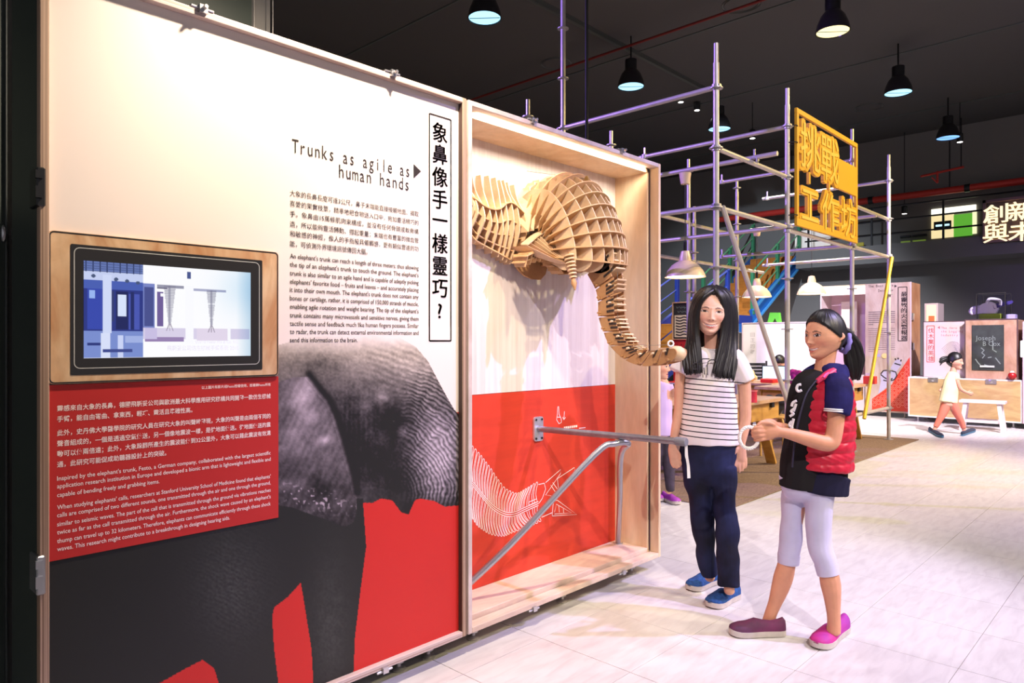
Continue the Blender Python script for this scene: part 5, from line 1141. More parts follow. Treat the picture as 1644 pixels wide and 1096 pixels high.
for ch, px, py in (('創', 1599, 343), ('新', 1641, 338), ('與', 1599, 374), ('未', 1641, 371)):
    c = onX(px, py, XSG - .03); s_ = .40; v, f = text_geo(ch, .0, .06); c0 = (v.min(0) + v.max(0)) / 2; mb = MB()
    for k, (dy, dz) in enumerate(((0, 0), (.010, 0))):
        mb.add([(c.x - (q[2] - c0[2]) * s_ - .01 + k * .0005, c.y - (q[0] - c0[0]) * s_ * 1.15 + dy, c.z + (q[1] - c0[1]) * s_ + dz) for q in v], f)
    mb.build('letter', LET, gsn, smooth=False)
# ================================================================== RIGHT-HAND EXHIBITS (faces turned to -x)
def tx(mb, s, X, y, z, h, wfit=None, bold=0.0, mono=None):      # lettering on a plane x = X, reading towards -y
    v, f = text_geo(s, bold, 0.0, mono); wd = v[:, 0].max() - v[:, 0].min()
    k = (wfit / wd) if wfit else h
    mb.add([(X, y - (q[0] - v[:, 0].min()) * k, z + q[1] * h) for q in v], f)
def facex(nm, X, poly, m, par, th=.004, label=None): return MB().prism([(X, p.y, p.z) for p in poly], (th, 0, 0)).build(nm, m, par, smooth=False, label=label)
LILW = mat('lilac_white_board', rgb(214, 196, 196), .5, var=.05, scale=4); LRIM = mat('lilac_rim', rgb(206, 186, 190), .5)
XR = 13.1
ft = empty('tall_exhibit', (XR + .3, 4.1, 0), 'tall exhibit case with beetle picture, red corner and boxed vertical title', 'display case')
yR = onX(1461, 500, XR).y; yM = onX(1389, 500, XR).y; yL = yM + .74
FB = wood('pinkish_board', rgb(212, 190, 180), rgb(190, 160, 146), (1, 1, .3), 3.0)
MB().bbox((XR, yR, .08), (XR + .02, yM, 2.27), .002).build('front_board', FB, ft); MB().bbox((XR + .021, yR, .08), (XR + .62, yR + .03, 2.27), .002).build('side_board', wood('orange_ply', rgb(214, 160, 120), rgb(190, 130, 92), (1, 1, .3), 3.0), ft)
MB().bbox((XR + .021, yR + .031, 2.25), (XR + .62, yL, 2.272), .002).build('top_board', PLY, ft); MB().bbox((XR, yR - .02, .08), (XR + .02, yR - .001, 2.272), .002).build('corner_rail', LRIM, ft)
MB().bbox((XR + .5, yM + .001, .08), (XR + .52, yL, 2.25), .002).build('back_board', mat('pink_wash', rgb(216, 178, 196), .5), ft); MB().bbox((XR + .02, yM - .02, .08), (XR + .5, yM, 2.25), .002).build('partition', LRIM, ft); MB().bbox((XR, yL, .08), (XR + .52, yL + .02, 2.27), .002).build('side_board', LRIM, ft)
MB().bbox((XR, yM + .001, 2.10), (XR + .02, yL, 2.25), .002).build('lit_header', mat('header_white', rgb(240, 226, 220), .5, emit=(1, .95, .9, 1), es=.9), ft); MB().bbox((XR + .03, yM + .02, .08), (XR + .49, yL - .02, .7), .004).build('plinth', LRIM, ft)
MB().bbox((XR + .36, yM + .25, 1.2), (XR + .42, yM + .52, 2.0), .004).build('hanging_panel', mat('pale_panel', rgb(232, 212, 190), .5), ft)
q = lambda px, py: onX(px, py, XR - .003)
facex('red_corner', XR - .003, [q(1460.5, 573), q(1460.5, 661), q(1400, 658), q(1400, 640), q(1432, 617), q(1443, 598)], mat('red_hex_print', rgb(206, 58, 36), .5), ft, .003, 'red corner with white hexagon pattern')
hx = MB(); xh = XR - .0035
for i in range(16):
    for j in range(14):
        cy, cz = yR + .05 + i * .062, .20 + j * .072 + (i % 2) * .036; px_ = HX + FL * (Vector((xh, cy, 0)).dot(RT)) / (Vector((xh, cy, 0)).dot(FW)); d_ = Vector((xh, cy, 0)).dot(FW); py_ = HY + FL * (CZ - cz) / d_
        if inpoly(np.array([px_]), np.array([py_]), [(1458.5, 580), (1458.5, 659), (1403, 656), (1403, 642), (1434, 619), (1445, 600)])[0]: strip(hx, [(xh, cy + .03*math.cos(k*math.pi/3), cz + .03*math.sin(k*math.pi/3)) for k in range(6)], .006, (-1, 0, 0), closed=True)
hx.build('hexagon_lines', mat('pale_red_line', rgb(236, 150, 130), .6), ft, smooth=False, kind='stuff')
facex('beetle_print', XR - .004, [q(*p) for p in ((1410, 632), (1414, 612), (1413, 602), (1420, 594), (1430, 590), (1436, 580), (1441, 576), (1446, 578), (1448, 584), (1441, 594), (1437, 606), (1430, 616), (1420, 624))], mat('beetle_lilac', rgb(186, 176, 204), .5), ft)
bt = MB(); xb_ = XR - .0048
for pl in (((1414,600),(1418,595),(1428,594),(1438,597),(1440,603),(1436,609),(1430,611),(1420,606),(1414,601)), ((1438,578),(1437,575)), ((1442,577),(1442,574)), ((1446,580),(1447,577)), ((1436,583),(1446,586)), ((1418,610),(1426,612),(1433,607))): strip(bt, [onX(a, b, xb_) for a, b in pl], .020, (-1, 0, 0))
bt.build('beetle_lines', INK, ft, smooth=False)
yb0 = onX(1420, 571, xb_); MB().lathe([(.045, 0), (.045, .004)], yb0, 16, (-1, 0, 0)).build('yellow_dot', mat('dot_yellow', rgb(226, 196, 130), .6), ft); MB().box((xb_ - .003, onX(1413, 571, xb_).y, yb0.z - .02), (xb_, onX(1403, 571, xb_).y, yb0.z + .03)).build('blue_tag', mat('tag_lilac', rgb(168, 158, 196), .6), ft, smooth=False)
xt = XR - .003
mb = MB(); b0, b1 = onX(1442, 461, xt), onX(1456, 547, xt)
for a, b in (((b0.y, b0.z), (b1.y, b0.z)), ((b1.y, b0.z), (b1.y, b1.z)), ((b1.y, b1.z), (b0.y, b1.z)), ((b0.y, b1.z), (b0.y, b0.z))): strip(mb, [(xt, a[0], a[1]), (xt, b[0], b[1])], .012, (-1, 0, 0))
mb.build('title_frame', INK, ft, smooth=False)
for k, ch in enumerate('最靈敏的火災警報器'):
    mb = MB(); c = onX(1446, 471.5 + 8.75 * k, xt); tx(mb, ch, xt, c.y - .005 + .0, c.z - .04, .088, .086, .004); tx(mb, ch, xt - .0003, c.y - .008, c.z - .04, .088, .086, .004); mb.build('title_character', INK, ft, smooth=False)
mb = MB(); c = onX(1394, 461.5, xt); c2 = onX(1434, 461, xt); tx(mb, 'The Best Fire', xt, c.y, c.z, .062, c.y - c2.y, 0, .6)
c = onX(1410, 468.5, xt); c2 = onX(1434, 468, xt); tx(mb, 'Detector', xt, c.y, c.z, .062, c.y - c2.y, 0, .6)
t0, t1, t2 = onX(1436, 457, xt), onX(1436, 461.5, xt), onX(1440, 459, xt); MB().add([t0, t1, t2], [(0, 1, 2)]).build('arrow', INK, ft, smooth=False); mb.build('headline', INK, ft, smooth=False, kind='stuff')
mb = MB()
for k in range(20):
    if k in (7,): continue
    a, b = onX(1394, 501 + k * 3.3, xt), onX(1437 if k not in (6, 19) else 1402, 501 + k * 3.3, xt); strip(mb, [(xt, a.y, a.z), (xt, b.y, a.z)], .014 if k < 7 else .008, (-1, 0, 0))
mb.build('paragraph', mat('grey_ink', rgb(120, 104, 104), .7), ft, smooth=False, kind='stuff')
for px, py in ((1463, 508), (1467, 556)): c = onX(px, py, XR); MB().bbox((XR + .05, yR - .03, c.z - .06), (XR + .16, yR, c.z + .06), .006).build('latch', CHROME, ft)
for y in (yR + .1, yL - .1):
    for x in (XR + .08, XR + .5): MB().lathe([(.03, 0), (.03, .01), (.012, .014), (.012, .08)], (x, y, 0), 10).build('levelling_foot', STEEL, ft)
lb = empty('lit_box', (13.9, 3.35, 0), 'narrow warm-lit box with an orange patch between tall and low exhibits', 'display case')
ca, cb = onX(1484, 487, 13.8), onX(1506, 516, 13.8)
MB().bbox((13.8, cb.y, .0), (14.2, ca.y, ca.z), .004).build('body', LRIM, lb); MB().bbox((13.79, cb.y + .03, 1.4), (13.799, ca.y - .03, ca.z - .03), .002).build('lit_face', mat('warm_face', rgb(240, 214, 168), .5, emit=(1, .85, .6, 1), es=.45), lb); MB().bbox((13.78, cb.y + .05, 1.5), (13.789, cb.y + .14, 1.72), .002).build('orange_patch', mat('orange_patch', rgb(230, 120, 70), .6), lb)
# low plywood crate + what stands on it
XK = 12.63; yk1 = onX(1458, 640, XK).y; yk0 = yk1 - 1.50
cr_ = empty('low_crate', (XK + .4, (yk0 + yk1) / 2, 0), 'low pale plywood crate with metal latches carrying the panel and blackboard', 'crate')
CRP = wood('birch_ply', rgb(214, 182, 128), rgb(190, 150, 100), (1, .5, 1.5), 2.2)
ZK0, ZK1 = .085, .715
MB().bbox((XK, yk0 + .02, ZK0 + .02), (XK + .02, yk1 - .02, ZK1 - .02), .002).build('front_board', CRP, cr_); MB().bbox((XK + .021, yk0, ZK0 + .02), (XK + .75, yk1, ZK1 - .02), .004).build('body', CRP, cr_)
for a, b in (((yk0, ZK1 - .02), (yk1, ZK1)), ((yk0, ZK0), (yk1, ZK0 + .02)), ((yk0, ZK0 + .02), (yk0 + .019, ZK1 - .02)), ((yk1 - .019, ZK0 + .02), (yk1, ZK1 - .02))): MB().bbox((XK - .004, a[0], a[1]), (XK + .75 if a[1] > .6 or b[1] < .2 else XK + .02, b[0], b[1]), .002).build('edge_rail', WHITE, cr_)
for px in (1498, 1591):
    c = onX(px, 611, XK); mb = MB().bbox((XK - .012, c.y - .07, ZK1 - .075), (XK - .005, c.y + .07, ZK1 + .0), .004); mb.lathe([(.03, 0), (.03, .012), (.012, .016)], (XK - .012, c.y, ZK1 - .03), 12, (-1, 0, 0)); mb.build('latch', CHROME, cr_)
for y in (yk0 + .12, yk1 - .12):
    for x in (XK + .1, XK + .6): MB().lathe([(.04, 0), (.04, .012), (.014, .016), (.014, ZK0)], (x, y, 0), 10).build('levelling_foot', STEEL, cr_)
XQ = 12.80; hp = empty('logging_display', (XQ, 3.0, ZK1), 'pale panel with boxed red vertical title standing on the low crate', 'panel')
a, b = onX(1483, 517, XQ), onX(1549, 517, XQ)
MB().bbox((XQ, b.y, ZK1 + .002), (XQ + .03, a.y, a.z), .003).build('board', LILW, hp); MB().bbox((XQ - .004, a.y - .001, ZK1 + .002), (XQ + .034, a.y + .012, a.z + .012), .002).build('edge_rail', mat('dark_rim', rgb(90, 66, 70), .6), hp); MB().bbox((XQ - .004, b.y, a.z + .0005), (XQ + .034, a.y, a.z + .012), .002).build('edge_rail', mat('dark_rim', rgb(90, 66, 70), .6), hp)
xt = XQ - .002; mb = MB(); b0, b1 = onX(1488, 523, xt), onX(1500, 581, xt)
for p_, q_ in (((b0.y, b0.z), (b1.y, b0.z)), ((b1.y, b0.z), (b1.y, b1.z)), ((b1.y, b1.z), (b0.y, b1.z)), ((b0.y, b1.z), (b0.y, b0.z))): strip(mb, [(xt, p_[0], p_[1]), (xt, q_[0], q_[1])], .009, (-1, 0, 0))
mb.build('title_frame', RINK, hp, smooth=False)
for k, ch in enumerate('伐木業的英雄'):
    mb = MB(); c = onX(1490, 530 + 9 * k, xt); tx(mb, ch, xt, c.y, c.z - .035, .082, .080, .004); mb.build('title_character', RINK, hp, smooth=False)
mb = MB(); PKI = mat('pink_ink', rgb(196, 110, 130), .6)
for s, py, pxb in (('The Hero of', 528, 1546), ('the Logging', 533.5, 1546), ('Industry', 539.5, 1538)): c = onX(1511, py, xt); d2 = onX(pxb, py, xt); tx(mb, s, xt, c.y, c.z, .05, c.y - d2.y, 0, .6)
t0, t1, t2 = onX(1509, 523, xt), onX(1509, 528, xt), onX(1505, 525.5, xt); MB().add([t0, t1, t2], [(0, 1, 2)]).build('arrow', PKI, hp, smooth=False); mb.build('headline', PKI, hp, smooth=False, kind='stuff')
mb = MB()
for k in range(9): mb.tube(cr([onX(1512 + k*1.5, 560 + k*2, xt), onX(1526 + k, 549 + k*1.6, xt), onX(1540, 552 + k*3, xt), onX(1548, 570 + k*3, xt)], 4), .003, 5)
mb.build('hair_sketch', mat('grey_sketch', rgb(170, 156, 166), .6), hp)
XB_ = 12.68; bb = empty('blackboard_case', (XB_, 2.3, ZK1), 'plywood case with framed black chalkboard standing on the low crate', 'display case')
a, b = onX(1549, 514, XB_), onX(1634, 514, XB_)
PKP = wood('pink_ply', rgb(206, 164, 142), rgb(182, 136, 112), (1, 1, .4), 4.0)
MB().bbox((XB_, b.y, ZK1 + .002), (XB_ + .55, a.y, a.z), .004).build('body', PKP, bb)
for p_, q_ in (((a.y - .012, ZK1 + .002), (a.y + .004, a.z)), ((b.y - .004, a.z + .0002), (a.y + .004, a.z + .014)), ((b.y - .004, ZK1 + .002), (b.y + .010, a.z))): MB().bbox((XB_ - .008, p_[0], p_[1]), (XB_ - .0005, q_[0], q_[1]), .001).build('edge_rail', mat('dark_rim', rgb(90, 66, 70), .6), bb)
c0, c1 = onX(1560.5, 522, XB_), onX(1612, 595, XB_)
MB().bbox((XB_ - .012, c1.y, c1.z), (XB_ - .0005, c0.y, c0.z), .002).build('chalkboard', mat('chalkboard', rgb(38, 40, 40), .7, c2=rgb(60, 66, 64), scale=5), bb)
mb = MB(); xt = XB_ - .0135; CH = mat('chalk', rgb(130, 140, 136), .9)
for s, px, py, h, pxe in (('Joseph', 1566, 546, .10, 1598), ('B Cox', 1578, 555, .10, 1606)): c = onX(px, py, xt); d2 = onX(pxe, py, xt); tx(mb, s, xt, c.y, c.z, h, c.y - d2.y)
for pl in (((1575,558),(1580,562),(1576,566)), ((1576,566),(1581,570),(1577,575)), ((1594,546),(1594,562)), ((1595,562),(1600,565)), ((1586,574),(1592,573)), ((1566,576),(1570,582),(1574,586)), ((1580,585),(1592,589)), ((1598,574),(1606,584))): strip(mb, [onX(p, r, xt) for p, r in pl], .014, (-1, 0, 0))
mb.build('chalk_writing', CH, bb, smooth=False)
c = onX(1585, 588, xt); MB().box((XB_ - .03, c.y - .09, c.z - .012), (XB_ - .012, c.y + .09, c.z + .012)).build('label_plate', WHITE, bb, smooth=False)
c = onX(1625, 601, XB_ - .06); rbq = empty('red_bell', (XB_ - .06, c.y, ZK1 + .001), 'small red round bell with white cap on the crate corner', 'bell')
MB().sphere((XB_ - .06, c.y, ZK1 + .06), .055, 14, 10).build('body', mat('bell_red', rgb(170, 30, 36), .35), rbq); MB().lathe([(.03, 0), (.024, .02), (.006, .026)], (XB_ - .06, c.y, ZK1 + .108), 10).build('cap', WHITE, rbq)
a, b = onX(1637.5, 516, 12.6), onX(1690, 516, 12.6)
pkp = empty('pink_case', (12.6, b.y, 0), 'pale pink exhibit case cut by the right edge of the picture', 'display case'); MB().bbox((12.60, b.y, .085), (13.2, min(a.y, yk0 - .006), a.z), .004).build('body', mat('pink_board', rgb(216, 182, 196), .5), pkp)
c = onX(1641, 560, 12.6); MB().bbox((12.585, c.y - .02, c.z - .12), (12.599, c.y + .02, c.z + .12), .004).build('lit_slot', mat('slot_white', rgb(255, 250, 250), .5, emit=(1, 1, 1, 1), es=1), pkp)
for y in (b.y + .05, min(a.y, yk0 - .006) - .05): MB().lathe([(.04, 0), (.04, .085)], (12.75, y, 0), 10).build('foot', STEEL, pkp)
# chainsaw under an acrylic box on the blackboard case
ztop = a.z; ztop = onX(1549, 514, XB_).z + .015
gx0, gx1 = onX(1569, 500, XB_ + .1).y, onX(1615, 500, XB_ + .1).y; gzt = onX(1569, 472, XB_ + .1).z
gbx = empty('acrylic_box', (XB_ + .3, (gx0 + gx1) / 2, ztop), 'clear acrylic box with thin black edges over the chainsaw', 'case')
for y in (gx0, gx1):
    for x in (XB_ + .04, XB_ + .5): MB().bbox((x - .006, y - .006, ztop), (x + .006, y + .006, gzt), .001).build('edge_bar', BLACK, gbx)
for x in (XB_ + .1, XB_ + .5): MB().bbox((x - .006, gx1, gzt), (x + .006, gx0, gzt + .012), .001).build('edge_bar', BLACK, gbx)
gm, gnt, gb_ = nodemat('clear_acrylic'); gb_.inputs['Transmission Weight'].default_value = 1; gb_.inputs['Roughness'].default_value = .02; gb_.inputs['IOR'].default_value = 1.05; gb_.inputs['Base Color'].default_value = (.96, .98, 1, 1)
for y in (gx0, gx1): MB().box((XB_ + .108, y - .002, ztop + .002), (XB_ + .492, y + .002, gzt - .002)).build('pane', gm, gbx, smooth=False)
MB().box((XB_ + .098, gx1 + .008, ztop + .002), (XB_ + .102, gx0 - .008, gzt - .002)).build('pane', gm, gbx, smooth=False)
saw = empty('chainsaw', (XB_ + .3, (gx0 + gx1) / 2, ztop), 'lilac-white chainsaw with dark blue guide bar on a green stand', 'chainsaw')
LSW = mat('saw_shell', rgb(206, 196, 226), .4); xs_ = XB_ + .26
sq = lambda px, py: onX(px, py, xs_)
MB().prism([sq(*p) for p in ((1556, 502), (1560, 497), (1570, 492), (1578, 487), (1590, 484), (1600, 488), (1602, 496), (1598, 503), (1588, 503), (1575, 503), (1560, 505))], (.12, 0, 0)).build('engine_shell', LSW, saw, smooth=False)
MB().tube(cr([sq(1584, 487), sq(1588, 480), sq(1598, 480), sq(1606, 483), sq(1606, 490)], 4), .022, 8).build('front_handle', LSW, saw); MB().tube(cr([sq(1572, 492), sq(1562, 494), sq(1557, 500), sq(1562, 504)], 4), .02, 8).build('rear_handle', LSW, saw)
MB().prism([sq(*p) for p in ((1594, 490), (1600, 487), (1624, 482), (1627, 484), (1625, 487), (1604, 493), (1596, 496))], (.02, 0, 0)).build('guide_bar', mat('bar_blue', rgb(60, 48, 130), .4), saw, smooth=False)
MB().bbox((xs_, sq(1607, 500).y, ztop), (xs_ + .16, sq(1571, 500).y, sq(1590, 503).z - .004), .005).build('stand', mat('saw_stand', rgb(140, 160, 50), .5), saw)
tb_ = MB().bbox((XB_ + .2, onX(1626, 505, XB_).y, ztop), (XB_ + .4, onX(1610, 505, XB_).y, ztop + .07), .004).build('small_box', mat('lilac_box', rgb(170, 160, 220), .5), None, label='small lilac box beside the chainsaw on top of the blackboard case', cat='box')
# white stool
st_c = onZ(1578, 691, 0); sw, sdp = .25, .15; WST = mat('white_stool_paint', rgb(226, 208, 206), .5)
stl = empty('wooden_stool', Vector((st_c.x, st_c.y, 0)), 'white wooden step stool in front of the low crate', 'stool')
ang = math.radians(-86); U_, V_ = Vector((math.cos(ang), math.sin(ang), 0)), Vector((-math.sin(ang), math.cos(ang), 0)); O_ = Vector((st_c.x, st_c.y, 0))
MB().obox(O_ + Z1 * .418, U_, V_, Z1, .275, .15, .016).build('seat', WST, stl, smooth=False)
for a in (-1, 1):
    for b in (-1, 1): MB().bar(O_ + U_ * (.20 * a) + V_ * (.10 * b) + Z1 * .402, O_ + U_ * (.25 * a) + V_ * (.13 * b) + Z1 * .0, .05, .05, up=U_).build('leg', WST, stl, smooth=False)
for b in (-1, 1): MB().bar(O_ + U_ * -.22 + V_ * (.118 * b) + Z1 * .14, O_ + U_ * .22 + V_ * (.118 * b) + Z1 * .14, .022, .04).build('stretcher', WST, stl, smooth=False)
for a in (-1, 1): MB().bar(O_ + U_ * (.205*a) + V_ * -.10 + Z1 * .37, O_ + U_ * (.205*a) + V_ * .10 + Z1 * .37, .02, .05).build('apron', WST, stl, smooth=False)
# ================================================================== WORK TABLES
TOPM = wood('table_top', rgb(226, 186, 150), rgb(206, 160, 120), (.4, 2, 1), 3.0, .4); TYEL = wood('yellow_pine', rgb(218, 166, 82), rgb(196, 140, 58), (.4, 1, 2), 3.0); TDRK = wood('brown_leg', rgb(170, 110, 60), rgb(140, 86, 44), (1, 1, .3), 5)
def table(x0, x1, y0, y1, zt, label):
    e = empty('work_table', ((x0 + x1) / 2, (y0 + y1) / 2, ZR), label, 'table', 'work tables')
    MB().bbox((x0, y0, zt - .035), (x1, y1, zt), .004).build('tabletop', TOPM, e)
    for y in (y0 + .05, y1 - .07): MB().bbox((x0 + .04, y, zt - .21), (x1 - .10, y + .02, zt - .036), .003).build('apron', TYEL, e)
    for x in (x0 + .06, x1 - .12): MB().bbox((x, y0 + .071, zt - .21), (x + .02, y1 - .071, zt - .036), .003).build('apron', TYEL, e)
    for x, s in ((x0 + .32, -1), (x1 - .36, 1)):
        for y in (y0 + .10, y1 - .12): MB().bar((x - .06 * s, y, zt - .22), (x + .20 * s, y, ZR + .012), .03, .10, up=(0, 1, 0)).build('leg', TYEL, e, smooth=False)
        MB().bar((x - .1 * s, (y0 + y1) / 2, zt - .04), (x - .14 * s, (y0 + y1) / 2, ZR + .001), .05, .05).build('prop', TDRK, e, smooth=False)
    for x in (x0 + .5, x1 - .3): MB().bbox((x - .03, y0 + .02, zt - .09), (x + .03, y0 + .049, zt - .037), .004).build('clamp', DARKMETAL, e)
    return e
table(5.7, 7.36, 3.03, 3.92, .70, 'pine work table with yellow apron right behind the long-haired girl')
table(8.35, 9.98, 3.02, 3.85, .73, 'pine work table behind the back of the red-vested girl, at the yellow brace')
table(9.14, 9.86, 3.97, 5.0, .725, 'far pine work table at which a child sits')
def cup(px, py, d, zt, label, m=None):
    c = at(px, py, d); c.z = zt; e = empty('tin_cup', c, label, 'cup', 'red tin cups')
    MB().lathe([(.036, .001), (.038, .008), (.036, .012), (.036, .10), (.039, .108), (.039, .114), (.034, .114), (.034, .02), (.02, .018)], c, 16).build('body', mat('tin_red', rgb(214, 50, 70), .4), e); MB().lathe([(.040, .104), (.0405, .112), (.040, .118), (.037, .118)], c, 16, cap=False).build('rim', mat('tin_rim', rgb(236, 120, 120), .4), e)
cup(1209, 645, 6.75, .7005, 'red tin cup at the near table edge beside the striped T-shirt')
cc_ = onZ(1397, 616, .7305)
hol = empty('card_holder', cc_, 'red slotted box with papers on the table behind the red-vested girl', 'box'); MB().bbox((cc_.x - .05, cc_.y - .07, .731), (cc_.x + .05, cc_.y + .07, .83), .003).build('box', mat('box_red', rgb(220, 60, 44), .5), hol); MB().box((cc_.x - .03, cc_.y - .05, .84 - .005), (cc_.x - .02, cc_.y + .05, .87)).build('paper', WHITE, hol, smooth=False); MB().box((cc_.x + .01, cc_.y - .04, .835), (cc_.x + .02, cc_.y + .05, .86)).build('paper', WHITE, hol, smooth=False)
# far table things
ZT3 = .7255
def T3(px, py): p = onZ(px, py, ZT3); return p
p = Vector((9.02, 4.12, ZT3)); 
MB().bbox((9.22, 3.99, ZT3), (9.42, 4.17, ZT3 + .055), .01).build('tray', mat('tray_red', rgb(220, 40, 36), .45), None, label='red plastic tray on the far table in front of the child', cat='tray')
yb2 = Vector((9.24, 4.46, ZT3)); e = empty('glue_bottle', yb2, 'tall yellow bottle on the far table, next to cream plush toy', 'bottle'); MB().lathe([(.042, 0), (.045, .01), (.045, .12), (.03, .145), (.016, .15)], yb2, 14).build('body', mat('bottle_yellow', rgb(232, 170, 60), .4), e); MB().lathe([(.018, .151), (.018, .17), (.01, .185)], yb2, 10).build('cap', WHITE, e)
ply = MB(); c = Vector((9.28, 4.31, ZT3))
for q in range(16): a = random.random() * 6.3; r_ = random.random() * .06; ply.sphere(c + Vector((math.cos(a) * r_, math.sin(a) * r_, .035 + random.random() * .10)), .035, 8, 6)
remesh(ply, 'plush_toy', mat('cream_plush', rgb(238, 212, 160), .95), None, .012, 1); po_ = bpy.data.objects['plush_toy']; tag(po_, 'cream plush toy heap on the far table beside yellow bottle', 'toy')
lp = empty('tablet', (9.6, 4.1, ZT3), 'pale blue tablet screen propped on the far table left of the ponytailed girl', 'tablet')
tu = Vector((.35, -.935, 0)).normalized(); tv = Vector((.28, .1, .95)).normalized()
MB().obox(Vector((9.58, 4.12, ZT3 + .115)), tu, tv, tu.cross(tv), .17, .11, .006).build('body', DARKMETAL, lp, smooth=False); MB().obox(Vector((9.58, 4.12, ZT3 + .115)) - tu.cross(tv).normalized() * (.0068 if tu.cross(tv).x > 0 else -.0068), tu, tv, tu.cross(tv), .158, .098, .001).build('screen', mat('tablet_glow', rgb(170, 206, 226), .3, emit=rgb(170, 206, 226), es=.7), lp, smooth=False)
MB().bar((9.62, 4.13, ZT3 + .1), (9.71, 4.16, ZT3), .06, .005).build('prop', DARKMETAL, lp, smooth=False)
# black mesh chair behind the far table, stool and black bag by the near one
kc = at(1221, 590, 11.15); kc.z = 0
ch_ = empty('black_chair', kc, 'black chair with slotted plastic back behind the far table', 'chair'); CB = mat('black_plastic', rgb(36, 36, 38), .5)
MB().obox(kc + Z1 * .44, RT, FW, Z1, .2, .2, .015).build('seat', CB, ch_, smooth=False)
bk = MB()
for k in range(6): bk.obox(kc + FW * .19 + Z1 * (.64 + k * .055), RT, FW, Z1, .16 - .004 * k, .008, .022)
for s in (-1, 1): bk.obox(kc + FW * .19 + RT * (.16 * s) + Z1 * .70, RT, FW, Z1, .012, .012, .27)
bk.build('backrest', CB, ch_, smooth=False)
for a in (-1, 1):
    for b in (-1, 1): MB().tube([kc + RT * (.17 * a) + FW * (.17 * b) + Z1 * .43, kc + RT * (.2 * a) + FW * (.2 * b) + Z1 * .0], .012, 8).build('leg', CB, ch_)
sc0 = at(1247, 700, 7.9); sc0.z = ZR; so_ = empty('bent_stool', sc0, 'pale bentwood stool with rounded legs partly under the near table', 'stool'); BW = mat('bentwood', rgb(218, 170, 96), .5, var=.1, scale=6)
MB().lathe([(.01, .43), (.16, .43), (.165, .44), (.16, .452), (.01, .452)], Vector((sc0.x, sc0.y, ZR)), 20).build('seat', BW, so_)
for k in range(4):
    a = math.pi / 4 + k * math.pi / 2; u = Vector((math.cos(a), math.sin(a), 0)); MB().tube(cr([sc0 + u * .08 + Z1 * .425, sc0 + u * .15 + Z1 * .415, sc0 + u * .175 + Z1 * .36, sc0 + u * .18 + Z1 * .2, sc0 + u * .18], 4), .014, 8).build('leg', BW, so_)
bgm = MB(); 
for q in range(14): bgm.sphere(sc0 + Vector((random.uniform(-.09, .09), random.uniform(-.09, .09), .50 + random.random() * .14)), (.075, .075, .055), 8, 6)
remesh(bgm, 'black_bag', mat('bag_black', rgb(38, 36, 40), .8), None, .016, 2, noise=.006, nscale=20); tag(bpy.data.objects['black_bag'], 'crumpled black jacket lying on the bentwood stool', 'jacket'); bpy.data.objects['black_bag'].name = 'black_jacket'
mg = MB()
c = Vector((9.22, 3.98, 0)); c = at(1278, 610, 8.6); 
mgb = empty('magenta_bag', Vector((c.x, c.y, .7355)), 'magenta knitted bag on the work table by the shoulder of the red-vested girl', 'bag')
for q in range(18): mg.sphere(Vector((c.x, c.y, 0)) + RT * random.uniform(-.05, .06) + FW * random.uniform(-.03, .03) + Z1 * (.785 + random.random() * .12), .045, 8, 6)
remesh(mg, 'body', mat('magenta_knit', rgb(190, 40, 130), .9, c2=rgb(120, 30, 90), scale=40), mgb, .012, 1)
# ================================================================== WHITE PANEL, PEGBOARD
XW2 = 11.2; wpn = empty('white_display', (XW2, 4.77, 0), 'bright white exhibit panel with faint vertical title behind the seated child', 'panel')
a, b = onX(1193, 520, XW2), onX(1312, 520, XW2)
MB().bbox((XW2, b.y, .08), (XW2 + .03, a.y, a.z), .003).build('board', mat('bright_board', rgb(240, 232, 228), .5), wpn)
MB().bbox((XW2 - .006, a.y + .001, .08), (XW2 + .3, a.y + .022, a.z + .02), .002).build('side_rail', LRIM, wpn); MB().bbox((XW2 - .006, b.y, a.z + .001), (XW2 + .3, a.y, a.z + .02), .002).build('top_rail', LRIM, wpn)
for k, ch in enumerate('目正的?'): c = onX(1204.5, 537 + 9.0 * k, XW2 - .002); mb = MB(); tx(mb, ch, XW2 - .002, c.y, c.z - .03, .08, .08); mb.build('title_character', mat('pale_grey_ink', rgb(206, 198, 196), .6), wpn, smooth=False)
for y in (b.y + .08, a.y - .08): MB().lathe([(.04, 0), (.04, .02), (.015, .025), (.015, .08)], (XW2 + .1, y, 0), 10).build('levelling_foot', STEEL, wpn)
gcl = [onX(x, y, XW2 + .1) for x, y in ((1232, 519.5), (1236, 504), (1250, 504), (1252, 519.5), (1247.5, 519.5), (1244, 513), (1240, 519.5))]
dz = a.z + .021 - min(p.z for p in gcl)
MB().prism([p + Z1 * dz for p in gcl], (.08, 0, 0)).build('green_stand', mat('leaf_green', rgb(86, 178, 50), .5), None, smooth=False, label='small bright green A-shaped stand on top of the white panel', cat='stand')
XPG = 10.3; pg = empty('pegboard', (XPG, 5.77, 0), 'red pegboard rack under a dark framed chalk sign, left of the long-haired girl', 'rack')
a, b = onX(1081, 545, XPG), onX(1150, 545, XPG); RPG = mat('peg_red', rgb(186, 28, 34), .55)
MB().bbox((XPG, b.y, .62), (XPG + .03, a.y, a.z), .003).build('board', RPG, pg)
ph_ = MB()
for i in range(9):
    for j in range(8): ph_.box((XPG - .003, b.y + .06 + i * (a.y - b.y - .1) / 8.5, .7 + j * .075), (XPG, b.y + .074 + i * (a.y - b.y - .1) / 8.5, .714 + j * .075))
ph_.build('peg_hole', mat('hole_dark', rgb(90, 12, 20), .6), pg, smooth=False, kind='stuff')
